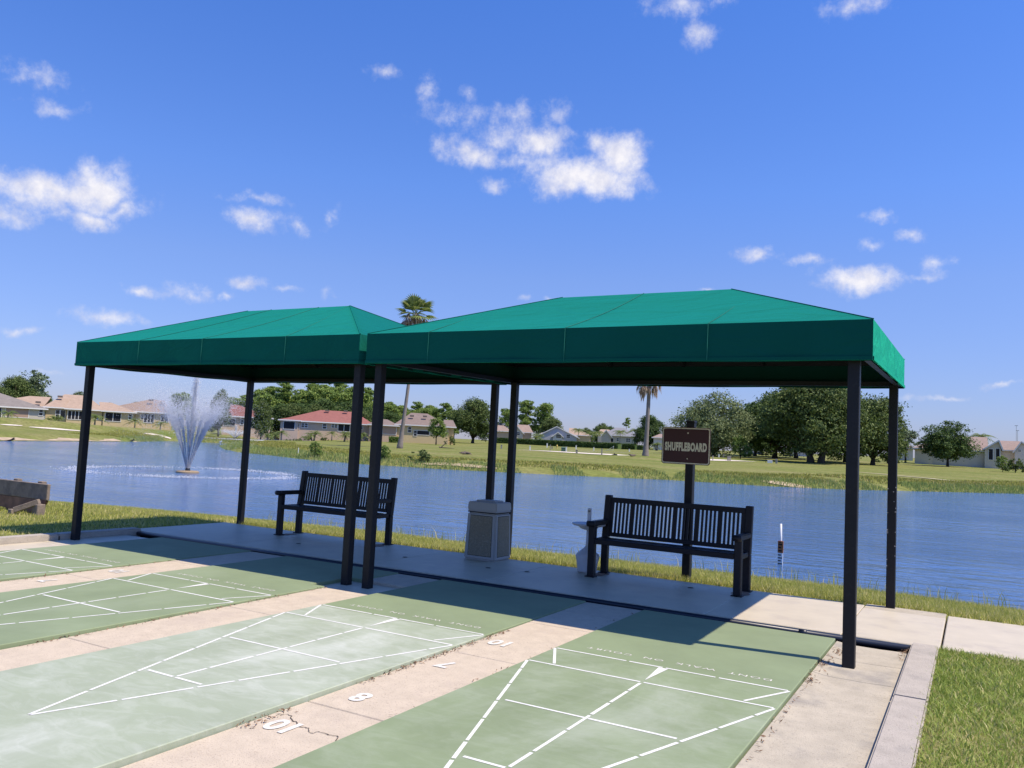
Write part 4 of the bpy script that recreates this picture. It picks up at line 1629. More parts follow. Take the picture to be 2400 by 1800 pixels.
def leaf_cloud(rg, lobes, n, leaf, shell=.72):
    """leaf-sized quads gathered in clumps over ellipsoid lobes (c, r)"""
    C_ = np.array([l[0] for l in lobes], float)
    R_ = np.array([l[1] for l in lobes], float)
    wt = (R_.prod(1)) ** (2 / 3)
    wt /= wt.sum()
    nc = max(24, n // 34)
    li = rg.choice(len(lobes), nc, p=wt)
    d = rg.normal(0, 1, (nc, 3))
    d[:, 2] += .25
    d /= np.linalg.norm(d, axis=1)[:, None]
    rad = (shell + (1.03 - shell) * rg.random(nc))[:, None]
    cc = C_[li] + d * R_[li] * rad
    cr = R_[li].mean(1) * rg.uniform(.13, .30, nc)
    ci = rg.integers(0, nc, n)
    off = rg.normal(0, 1, (n, 3)) * cr[ci][:, None] * [1, 1, .62]
    P = cc[ci] + off
    nrm = d[ci] * .9 + rg.normal(0, .75, (n, 3)) + [0, 0, .35]
    nrm /= np.linalg.norm(nrm, axis=1)[:, None]
    t1 = np.cross(nrm, rg.normal(0, 1, (n, 3)))
    t1 /= np.linalg.norm(t1, axis=1)[:, None]
    t2 = np.cross(nrm, t1)
    s1 = (leaf * rg.uniform(.55, 1.35, n))[:, None]
    s2 = s1 * rg.uniform(.35, .65, n)[:, None]
    V = np.stack([P - t1 * s1, P - t2 * s2, P + t1 * s1, P + t2 * s2], 1).reshape(-1, 3)
    return V, np.arange(4 * n).reshape(-1, 4)


def oak_lobes(rg, W, H, clear, n=18, flat=.8):
    """lobes over a broad dome from height clear to H, width W"""
    ch = H - clear
    L2 = [((0, 0, clear + ch * .52), (W * .30, W * .30, ch * .42))]
    for i in range(n):
        a = i * 2.39996 + rg.uniform(-.3, .3)
        e = rg.uniform(-.62, 1.0)
        rr = math.sqrt(max(0, 1 - max(e, 0) ** 2)) * rg.uniform(.62, 1.0)
        s = rg.uniform(.13, .24) * W
        c = (math.cos(a) * rr * (W / 2 - s * .75), math.sin(a) * rr * (W / 2 - s * .75), clear + ch * .42 + e * (ch * .58 - s * flat * .6))
        L2.append((c, (s, s, s * flat)))
    return L2


def pine_lobes(rg, W, H, clear, n=11):
    L2 = []
    for i in range(n):
        f = i / (n - 1)
        z = clear + (H - clear) * (.08 + .86 * f)
        a = i * 2.39996 + rg.uniform(-.4, .4)
        rmax = W / 2 * (1 - .55 * f ** 1.6) * rg.uniform(.45, .85)
        s = W * rg.uniform(.15, .24)
        L2.append(((math.cos(a) * rmax * .8, math.sin(a) * rmax * .8, z), (s, s, s * .55)))
    return L2


TREE_CACHE = {}


def tree_mesh(key, kind, W, H, clear, n, leaf, leafm, seed, trunk_r=None, forks=1, barkm=None, nl=18):
    rg = np.random.default_rng(seed)
    lobes = pine_lobes(rg, W, H, clear) if kind == 'pine' else oak_lobes(rg, W, H, clear, nl)
    V, F = leaf_cloud(rg, lobes, n, leaf)
    tr = trunk_r or W * .035
    m = MB()
    bk = barkm or (M_barkp if kind == 'pine' else M_bark)
    if kind == 'pine':
        m.tube([(0, 0, -.4), (.05, .03, clear * .5), (-.04, .05, clear), (.03, 0, H * .93)], [tr * 1.25, tr, tr * .8, tr * .2], 7)
        for (c, r) in lobes:
            m.tube([(0, 0, c[2] - .5), (c[0] * .6, c[1] * .6, c[2] - .2), c], [tr * .3, tr * .2, tr * .08], 5)
    else:
        for k in range(forks):
            o = (k - (forks - 1) / 2) * tr * 3.2
            m.tube([(o, 0, -.5), (o * .9, .05, clear * .35), (o * 1.1, -.03, clear * .8), (o * 1.6, .1, clear + (H - clear) * .35)], [tr * 1.45, tr * 1.05, tr * .9, tr * .45], 9)
        for i, (c, r) in enumerate(lobes[1:]):
            o = ((i % forks) - (forks - 1) / 2) * tr * 3.2
            z0 = clear * rg.uniform(.75, 1.15)
            m.tube([(o, 0, z0), (o + c[0] * .45, c[1] * .45, z0 + (c[2] - z0) * .62), c], [tr * .48, tr * .28, tr * .08], 5)
    T = m.build('trunk', bk, smooth=True)
    Cn = np_mesh('crown', V, F, LM[leafm])
    r = (T.data, Cn.data)
    bpy.data.objects.remove(T)
    bpy.data.objects.remove(Cn)
    TREE_CACHE[key] = r
    return r


def plant_tree(name, key, px, D, label, cat='tree', group=None, sc=(1, 1, 1), rz=0.0, dz=0.0, xy=None):
    x, y = at(px, D) if xy is None else xy
    root = empty(name, (x, y, tz1(x, y) + dz), rz=rz, label=label, cat=cat, group=group)
    root.scale = sc
    T, Cn = TREE_CACHE[key]
    link_mesh('trunk', T, None, root)
    link_mesh('crown', Cn, None, root)
    return root


tree_mesh('big_oak', 'oak', 17.5, 13.4, 1.5, 42000, .235, 'oak', 101, .55, 2, nl=26)
tree_mesh('oak_a', 'oak', 12.5, 11.0, 1.1, 24000, .225, 'oak', 102, .4, nl=22)
tree_mesh('oak_b', 'oak', 11.0, 9.5, 1.2, 19000, .21, 'dark', 103, .36, nl=18)
tree_mesh('oak_c', 'oak', 9.0, 8.5, 1.0, 14000, .20, 'oak', 104, .3, nl=16)
tree_mesh('willow', 'oak', 14.2, 10.6, .6, 32000, .19, 'olive', 105, .35, nl=24)
tree_mesh('round', 'oak', 9.2, 7.7, 1.3, 18000, .17, 'dark', 106, .22, nl=22)
tree_mesh('light_small', 'oak', 6.0, 7.0, 2.0, 5000, .20, 'bright', 107, .16, nl=12)
tree_mesh('grey_tree', 'oak', 5.5, 7.5, 2.5, 3500, .2, 'grey', 108, .16, nl=12)
tree_mesh('pine_a', 'pine', 7.5, 13.0, 4.0, 10400, .22, 'pine', 109, .22)
tree_mesh('pine_b', 'pine', 8.5, 11.5, 3.0, 10400, .22, 'pine', 110, .22)
tree_mesh('pine_c', 'pine', 7.0, 14.0, 5.5, 8800, .22, 'pine', 111, .2)
tree_mesh('pine_tall', 'pine', 4.2, 12.5, 8.5, 1500, .24, 'pine', 112, .12)
tree_mesh('shrub_a', 'oak', 3.2, 2.4, .2, 2200, .12, 'bright', 113, .06, nl=10)
tree_mesh('shrub_b', 'oak', 2.2, 1.5, .1, 1200, .10, 'oak', 114, .05, nl=8)

plant_tree('oak_tree', 'big_oak', 1912, 140, 'largest dark spreading oak, on two trunks left of the front right canopy post', group='oaks on the far lawn', dz=-.1)
plant_tree('oak_tree', 'oak_a', 2046, 149, 'dark oak seen between the two right canopy posts', group='oaks on the far lawn', sc=(.95, .95, 1.0), rz=1.0)
plant_tree('oak_tree', 'oak_b', 1816, 158, 'dark oak between the pale olive tree and the largest oak', group='oaks on the far lawn', sc=(1.3, 1.3, 1.18), rz=.5)
plant_tree('oak_tree', 'oak_c', 1770, 172, 'smaller dark oak tucked behind the right side of the pale olive tree', group='oaks on the far lawn', sc=(1.15, 1.15, 1.12), rz=2.5)
plant_tree('oak_tree', 'oak_b', 1982, 160, 'dark oak merging with the right side of the largest oak', group='oaks on the far lawn', sc=(1.25, 1.25, 1.25), rz=3.6)
plant_tree('oak_tree', 'oak_c', 1865, 172, 'dark oak filling the gap behind the largest oak on its left', group='oaks on the far lawn', sc=(1.4, 1.4, 1.35), rz=5.1)
for px, D, s_, lb in ((1795, 176, 1.5, 'dark shrub under the oaks, nearest the pale olive tree'), (1842, 178, 1.3, 'dark shrub under the oaks, left of the twin trunks'), (1955, 172, 1.2, 'dark shrub under the oaks, right of the twin trunks'), (2080, 170, 1.3, 'dark shrub under the oaks by the rear right canopy post')):
    plant_tree('leafy_shrub', 'shrub_b', px, D, lb, 'shrub', 'shrubs under the oaks', sc=(s_ * 1.6, s_ * 1.2, s_), rz=px)
plant_tree('willowy_tree', 'willow', 1672, 150, 'pale olive green tree behind the brown sign')
plant_tree('leafy_shrub', 'shrub_a', 1735, 141, 'bright green shrub at the foot of the pale olive tree', 'shrub', sc=(1.25, 1.25, 1.5))
plant_tree('round_tree', 'round', 2221, 166, 'dark round tree in front of the long tan roofed house at right', sc=(1, 1, 1.0))
plant_tree('oak_tree', 'oak_a', 1108, 208, 'dark oak directly left of the middle back posts', group='oaks on the far lawn', rz=2.2, sc=(.98, .98, 1.0))
plant_tree('oak_tree', 'oak_b', 1520, 232, 'dark round oak just behind the palm trunk left of the sign', group='oaks on the far lawn', rz=4, sc=(.82, .82, .92))
plant_tree('small_tree', 'grey_tree', 2122, 185, 'thin greyish tree right of the rear right canopy post', sc=(1, 1, 1))
plant_tree('small_tree', 'light_small', 1022, 168, 'small pale tree in front of the grey roofed house', sc=(.72, .72, .78))
plant_tree('yard_tree', 'light_small', 422, 172, 'olive green tree just left of the tall fountain jet', sc=(1.0, 1.0, 1.15))
plant_tree('yard_tree', 'oak_c', 512, 168, 'darker tree just right of the tall fountain jet', sc=(.52, .52, .98), rz=1)
plant_tree('yard_tree', 'oak_c', 612, 172, 'dark tree directly behind the rear left canopy post', sc=(.5, .5, .9), rz=3)
plant_tree('leafy_shrub', 'shrub_a', 2350, 150, 'green shrub at the left front of the far right house', 'shrub', sc=(.85, .85, 1.0))
plant_tree('leafy_shrub', 'shrub_b', 2380, 149, 'darker green shrub at the right frame edge by the far right house', 'shrub', sc=(1.3, 1.3, 1.5))
plant_tree('bank_bush', 'shrub_a', 742, 72, 'bright bush on the far bank left of the twin posts', 'bush', sc=(.42, .42, .5))
plant_tree('bank_bush', 'shrub_a', 902, 66, 'brownish bush on the far bank just right of the twin posts', 'bush', sc=(.42, .42, .45), rz=2)
plant_tree('bank_bush', 'shrub_b', 990, 64.5, 'low bright bush on the far bank below the first palm', 'bush', sc=(.75, .75, .65))
# the wood of pines behind the red roofed houses
rg = np.random.default_rng(77)
wood = []
for px in np.arange(572, 1075, 15.5):
    wood.append((px + rg.uniform(-5, 5), rg.uniform(222, 250), 1.0))
for px in np.arange(600, 1060, 26):
    wood.append((px + rg.uniform(-8, 8), rg.uniform(205, 216), .72))
for i, (px, D, s) in enumerate(wood):
    k = ('pine_a', 'pine_b', 'pine_c', 'pine_b')[i % 4]
    top = np.interp(px, (572, 640, 700, 760, 850, 905, 950, 1000, 1075), (.76, .95, .97, 1.08, .96, .78, .74, .76, .67)) * s
    if s < .9:
        k = ('oak_c', 'oak_b')[i % 2]
        top *= 1.15
    ss = top * rg.uniform(.92, 1.06)
    plant_tree('wood_tree', k, px, D, 'tree in the dense green wood behind the red and grey roofed houses', group='trees of the wood behind the red roofed houses', sc=(ss * 1.08, ss * 1.08, ss), rz=rg.uniform(0, 6))
for px, D, k, s, lb in ((1186, 268, 'pine_b', .92, 'dark pine between the two middle back posts'), (1232, 282, 'pine_a', 1.08, 'left of two tall pines right of the middle back posts'), (1272, 282, 'pine_b', 1.18, 'right and fuller of two tall pines right of the middle back posts'), (1290, 262, 'oak_c', .95, 'round tree under the two tall pines, behind the grey gabled house'),
                        (1408, 330, 'oak_c', 1.0, 'far tree crown above the tan roof left of the second palm'), (1428, 335, 'oak_b', .8, 'far tree crown just right of another above the tan roof'), (1372, 320, 'oak_c', .75, 'far low tree over the tan roof left of two others'), (1466, 330, 'pine_tall', .95, 'lone thin pine standing above the dark grey roof')):
    plant_tree('background_tree', k, px, D, lb, sc=(s, s, s), rz=px)
for px, D, k, s, lb in ((28, 245, 'oak_a', .95, 'tree crown above the leftmost grey roof'), (62, 250, 'grey_tree', 1.75, 'greyish tree crown right of another above the leftmost grey roof'), (92, 252, 'oak_c', .85, 'low tree crown where the grey and tan roofs meet'),
                        (178, 262, 'oak_c', .92, 'tree top just left of the front left canopy post, above the tan roof'), (252, 262, 'oak_c', .65, 'small tree top above the dip between the tan and taupe roofs'), (318, 262, 'oak_c', .72, 'tree top over the left end of the taupe roof'), (362, 262, 'oak_b', .70, 'tree top over the right end of the taupe roof'), (545, 235, 'pine_b', .78, 'pine above the left end of the far red roof')):
    plant_tree('background_tree', k, px, D, lb, sc=(s, s, s), rz=px)


# ------------------------------------------------------------------ palms
def fan_leaf(m, base, dirv, up, R, nseg=13, spread=150, droop=.25):
    """a fan palm leaf: stalk then a pleated fan with pointed tips"""
    d = np.array(dirv, float)
    d /= np.linalg.norm(d)
    u = np.array(up, float) - np.dot(up, d) * d
    u /= np.linalg.norm(u)
    s = np.cross(d, u)
    st = R * .75
    hub = np.array(base) + d * st
    m.bar(base, hub, .05, .04)
    for i in range(nseg):
        a0 = math.radians(-spread / 2 + spread * i / nseg)
        a1 = math.radians(-spread / 2 + spread * (i + 1) / nseg)
        am = (a0 + a1) / 2

        def pt(a, r, lift):
            v = hub + (d * math.cos(a) + s * math.sin(a)) * r + u * lift
            v[2] -= droop * r * r / R
            return v
        p0, p1 = pt(a0, R * .62, 0), pt(a1, R * .62, 0)
        pm = pt(am, R * .55, .06)
        tip = pt(am, R * 1.0, -.05)
        m.add([hub, p0, pm, p1, tip], [(0, 1, 2), (0, 2, 3), (1, 4, 2), (2, 4, 3)])


def hanging(m, rg, base, a, R, n=7):
    """a dead leaf hanging down: ragged strips"""
    out = np.array([math.cos(a), math.sin(a), 0])
    hub = np.array(base) + out * R * rg.uniform(.4, .95) + np.array([0, 0, -R * rg.uniform(-.15, .25)])
    m.bar(base, hub, .05, .04)
    for i in range(n):
        b_ = a + rg.uniform(-.7, .7)
        o2 = np.array([math.cos(b_), math.sin(b_), 0])
        ln = R * rg.uniform(.6, 1.1)
        mid = hub + o2 * R * rg.uniform(.15, .4) + np.array([0, 0, -ln * .45])
        tip = hub + o2 * R * rg.uniform(.15, .5) + np.array([0, 0, -ln])
        sd_ = np.array([-o2[1], o2[0], 0]) * rg.uniform(.05, .11)
        m.add([hub - sd_ * .5, hub + sd_ * .5, mid + sd_, mid - sd_, tip], [(0, 1, 2, 3), (3, 2, 4)])


def fan_palm(px, D, H, label, seed, R=1.5, skirt=18, green=30, bend=0.25, r0=.42, r1=.26, sl=.9, elo=-28):
    rg = np.random.default_rng(seed)
    x, y = at(px, D)
    root = empty('fan_palm', (x, y, tz1(x, y)), label=label, cat='palm', group='tall fan palms on the far lawn')
    m = MB()
    zs = np.linspace(-.3, H, 26)
    pts = [(bend * math.sin(z / H * 2.2) * .8, bend * (z / H) ** 2, z) for z in zs]
    rad = [r1 + (r0 * 1.35 - r1) * math.exp(-max(z, 0) / 1.1) + (r0 - r1) * .55 * (1 - max(z, 0) / H) + .012 * (i % 2) for i, z in enumerate(zs)]
    m.tube(pts, rad, 12)
    m.build('trunk', M_palmtr, root, smooth=True)
    top = np.array(pts[-1])
    m = MB()
    for i in range(green):
        a = i * 2.39996 + rg.uniform(-.2, .2)
        e = math.radians(np.interp(i, (0, green - 1), (82, elo)) + rg.uniform(-8, 8))
        dv = (math.cos(a) * math.cos(e), math.sin(a) * math.cos(e), math.sin(e))
        up = (-math.cos(a) * math.sin(e), -math.sin(a) * math.sin(e), math.cos(e) + .01)
        fan_leaf(m, top + np.array([0, 0, -.15]), dv, up, R * rg.uniform(.75, 1.05))
    m.build('crown', M_frond, root)
    m = MB()
    for i in range(skirt):
        a = i * 2.39996 + rg.uniform(-.3, .3)
        hanging(m, rg, top + np.array([0, 0, -.25 - sl * (i / skirt)]), a, R * rg.uniform(.75, 1.1))
    m.build('dead_skirt', M_deadf, root)
    return root


fan_palm(938, 103, 17.0, 'tallest fan palm, its crown showing above the canopies', 201, R=1.85, skirt=46, green=19, elo=-2, sl=1.3, bend=.9, r0=.28, r1=.165)
fan_palm(1513, 104, 10.9, 'fan palm with a shaggy dead skirt just left of the sign', 202, R=1.5, skirt=44, sl=2.4, green=22, bend=.15, r0=.29, r1=.21)


PALM_CACHE = {}


def feather_mesh(key, H, R, nf, seed, stems=1):
    rg = np.random.default_rng(seed)
    mt, mf = MB(), MB()
    for k in range(stems):
        ox, oy = (0, 0) if stems == 1 else (rg.uniform(-.6, .6), rg.uniform(-.5, .5))
        h = H * (1 if k == 0 else rg.uniform(.6, .95))
        mt.tube([(ox * .3, oy * .3, -.2), (ox * .7, oy * .7, h * .5), (ox, oy, h)], [.14, .10, .08], 7)
        for i in range(nf):
            a = i * 2.39996 + rg.uniform(-.3, .3)
            e = rg.uniform(.1, 1.25)
            pts = []
            for t in np.linspace(0, 1, 7):
                r = R * (math.cos(e) * t + .25 * t * t)
                z = R * (math.sin(e) * t - .75 * t * t)
                pts.append(np.array([ox + math.cos(a) * r, oy + math.sin(a) * r, h + z]))
            sd_ = np.array([-math.sin(a), math.cos(a), 0])
            for q0, q1, t in zip(pts[:-1], pts[1:], np.linspace(0, 1, 6)):
                wl = R * (.26 * math.sin(math.pi * (.12 + .85 * t)) + .03)
                for s_ in (-1, 1):
                    for sub in (0, .5):
                        b0 = q0 * (1 - sub) + q1 * sub
                        b1 = q0 * (.62 - sub) + q1 * (.38 + sub) if sub == 0 else q0 * .12 + q1 * .88
                        tip = b0 * .4 + b1 * .6 + sd_ * s_ * wl + (q1 - q0) * .55 + np.array([0, 0, -wl * .35])
                        mf.add([b0, b1, tip], [(0, 1, 2)])
    T = mt.build('trunk', M_palmtr, smooth=True)
    F = mf.build('fronds', M_frond)
    PALM_CACHE[key] = (T.data, F.data)
    bpy.data.objects.remove(T)
    bpy.data.objects.remove(F)


feather_mesh('single', 1.5, 1.5, 16, 301)
feather_mesh('clump', 1.3, 1.5, 12, 302, 3)
feather_mesh('queen', 4.6, 2.8, 20, 303)


def small_palm(key, px, D, label, s=1.0, sz=None, group='small palms by the houses'):
    x, y = at(px, D)
    root = empty('small_palm', (x, y, tz1(x, y)), rz=px * 1.7, label=label, cat='palm', group=group)
    root.scale = (s, s, sz or s)
    T, F = PALM_CACHE[key]
    link_mesh('trunk', T, None, root)
    link_mesh('fronds', F, None, root)


for k, px, D, lb, s in (
        ('single', 18, 165, 'small palm before the leftmost grey roofed house', 1.35), ('clump', 122, 168, 'bushy palm in front of the tan roofed house, left of the canopy post', 1.3),
        ('single', 222, 166, 'palm before the tan roofed house, just right of the front left canopy post', 1.5), ('single', 316, 166, 'palm at the corner between the tan and taupe roofed houses', 1.35),
        ('single', 376, 166, 'palm before the taupe roofed house, behind the left edge of the spray', 1.2),
        ('clump', 625, 168, 'small palm clump beside the far red roofed house, right of the rear left post', .95), ('clump', 645, 172, 'palm clump between the two red roofed houses', 1.15), ('single', 660, 165, 'single palm at the left corner of the long red roofed house', 1.25),
        ('single', 713, 172, 'tiny palm under the window of the long red roofed house', .8), ('clump', 735, 168, 'bushy palm in front of the long red roofed house, left of the twin posts', 1.2), ('single', 778, 172, 'palm between the windows of the long red roofed house', 1.0),
        ('clump', 806, 166, 'wide palm before the porch of the long red roofed house', 1.2), ('clump', 852, 172, 'palm seen in the gap between the twin posts', 1.1),
        ('queen', 1354, 262, 'tall feathery palm before the tan roof right of the grey gable', 1.0), ('queen', 1400, 232, 'yellowish feathery palm behind the hedge', .85), ('queen', 1384, 240, 'feathery palm left of the yellowish one behind the hedge', .8), ('queen', 1452, 236, 'feathery palm before the dark grey roofed house', .95), ('queen', 1490, 232, 'feathery palm just left of the second palm trunk', 1.05),
        ('clump', 1253, 250, 'bushy palm left of the grey gabled house', 1.9), ('clump', 1540, 205, 'small palm clump left of the sign board', 1.2), ('queen', 2300, 262, 'palm top showing above the far right roof', 1.42)):
    small_palm(k, px, D, lb, s)
# low shrubs along the house fronts
for px, D, s, lb in ((672, 172, .5, 'leftmost'), (682, 172, .5, 'second from the left'), (692, 171, .6, 'third from the left'), (703, 171, .65, 'fourth from the left'), (722, 170, .7, 'fifth from the left'), (757, 172, .5, 'sixth from the left'), (764, 172, .5, 'rightmost')):
    plant_tree('low_shrub', 'shrub_b', px, D, lb + ' of the clipped shrubs along the long red roofed house', 'shrub', 'clipped shrubs along the red roofed house', sc=(s, s, s), rz=px)
plant_tree('low_shrub', 'shrub_b', 1056, 170, 'pale clipped shrub at the right end of the grey roofed house', 'shrub', sc=(1.0, 1.0, 1.3))
plant_tree('low_shrub', 'shrub_b', 868, 172, 'dark shrub at the right end of the long red roofed house', 'shrub', sc=(.8, .8, .9))


def hedge(pts, h, dp, label, name='clipped_hedge', leafm='dark', n=9000, seed=1):
    rg = np.random.default_rng(seed)
    P = np.array([at(*q) for q in pts])
    c = P[0]
    root = empty(name, (c[0], c[1], tz1(*c)), label=label, cat='hedge')
    sl_ = np.linalg.norm(np.diff(P, axis=0), axis=1)
    cum = np.concatenate([[0], np.cumsum(sl_)])
    t = rg.uniform(0, cum[-1], n)
    k = np.clip(np.searchsorted(cum, t) - 1, 0, len(sl_) - 1)
    u = ((t - cum[k]) / sl_[k])[:, None]
    q = P[k] * (1 - u) + P[k + 1] * u
    d = (P[k + 1] - P[k]) / sl_[k][:, None]
    nr = np.stack([-d[:, 1], d[:, 0]], -1)
    a = rg.uniform(0, 1, n)
    w_ = np.where(a < .45, dp / 2 + rg.normal(0, .05, n), rg.uniform(-dp / 2, dp / 2, n)) * np.where(rg.random(n) < .5, -1, 1)
    hz = np.where(a < .45, rg.uniform(.02, 1, n) * h, h + rg.normal(0, .06, n))
    XY = q + nr * w_[:, None]
    cen = np.c_[XY, tz(q[:, 0], q[:, 1]) + hz]
    nv = rg.normal(0, 1, (n, 3))
    t1 = np.cross(nv, rg.normal(0, 1, (n, 3)))
    t1 /= np.linalg.norm(t1, axis=1)[:, None]
    t2 = np.cross(nv, t1)
    t2 /= np.linalg.norm(t2, axis=1)[:, None]
    s1 = rg.uniform(.10, .22, n)[:, None]
    V = np.stack([cen - t1 * s1, cen - t2 * s1 * .6, cen + t1 * s1, cen + t2 * s1 * .6], 1).reshape(-1, 3) - np.array(root.location)
    np_mesh('leaves', V, np.arange(4 * n).reshape(-1, 4), LM[leafm], root)
    m = MB()
    for i in range(len(P) - 1):
        m.bar((P[i][0] - c[0], P[i][1] - c[1], tz1(*P[i]) - root.location.z + h * .45), (P[i + 1][0] - c[0], P[i + 1][1] - c[1], tz1(*P[i + 1]) - root.location.z + h * .45), dp * .8, h * .95)
    m.build('core', LM[leafm], root)


hedge([(1160, 222), (1215, 222), (1300, 218), (1380, 212), (1452, 205)], 1.35, 1.5, 'long dark clipped hedge across the far lawn', n=9000, seed=3)
hedge([(1459, 200), (1490, 199)], 1.2, 1.6, 'short dark hedge left of the second palm trunk', n=2500, seed=4)
hedge([(1497, 201), (1510, 202)], 1.0, 1.5, 'stub of hedge right behind the second palm trunk', n=1200, seed=5)
hedge([(912, 168), (934, 168)], 1.0, 1.2, 'low clipped box hedge left of the first palm trunk', leafm='bright', n=2200, seed=6)

# ------------------------------------------------------------------ houses across the pond
def wallm(n, c):
    return mat(n, c, rough=.9, var=.05, scale=.8)


M_w = {'yellow': wallm('stucco_yellow', (.56, .44, .25)), 'tan': wallm('stucco_tan', (.52, .40, .28)), 'beige': wallm('stucco_beige', (.50, .46, .38)), 'peach': wallm('stucco_peach', (.54, .40, .28)),
       'white': wallm('stucco_white', (.62, .58, .54)), 'grey': wallm('stucco_grey', (.42, .43, .46)), 'cream': wallm('stucco_cream', (.58, .52, .42))}


def roofm(n, c):
    return mat(n, c, rough=.9, var=.14, scale=1.3, bump=.3, bscale=8, speck=.35, speck_col=tuple(v * .72 for v in c), speck_scale=3.5)


M_r = {'grey': roofm('shingle_grey', (.22, .195, .175)), 'tan': roofm('shingle_tan', (.37, .275, .205)), 'taupe': roofm('shingle_taupe', (.27, .205, .165)), 'red': roofm('shingle_red', (.265, .108, .088)),
       'dred': roofm('shingle_dark_red', (.215, .098, .082)), 'greytaupe': roofm('shingle_grey_taupe', (.215, .165, .140)), 'brown': roofm('shingle_brown', (.30, .225, .185)), 'slate': roofm('shingle_slate', (.22, .22, .235)), 'gable': roofm('shingle_pale_grey', (.36, .345, .35))}
M_trim = mat('white_trim', (.72, .71, .68), rough=.6, var=.03)
M_glass = mat('dark_glass', (.014, .017, .024), rough=.12, spec=.6, var=.1)
M_screen = mat('dark_screen', (.020, .020, .024), rough=.8, var=.25, scale=1.0)
M_shade = mat('tan_roller_shade', (.40, .28, .21), rough=.9, var=.05, scale=1.0)
M_vent = mat('roof_vent', (.16, .13, .11), rough=.8)


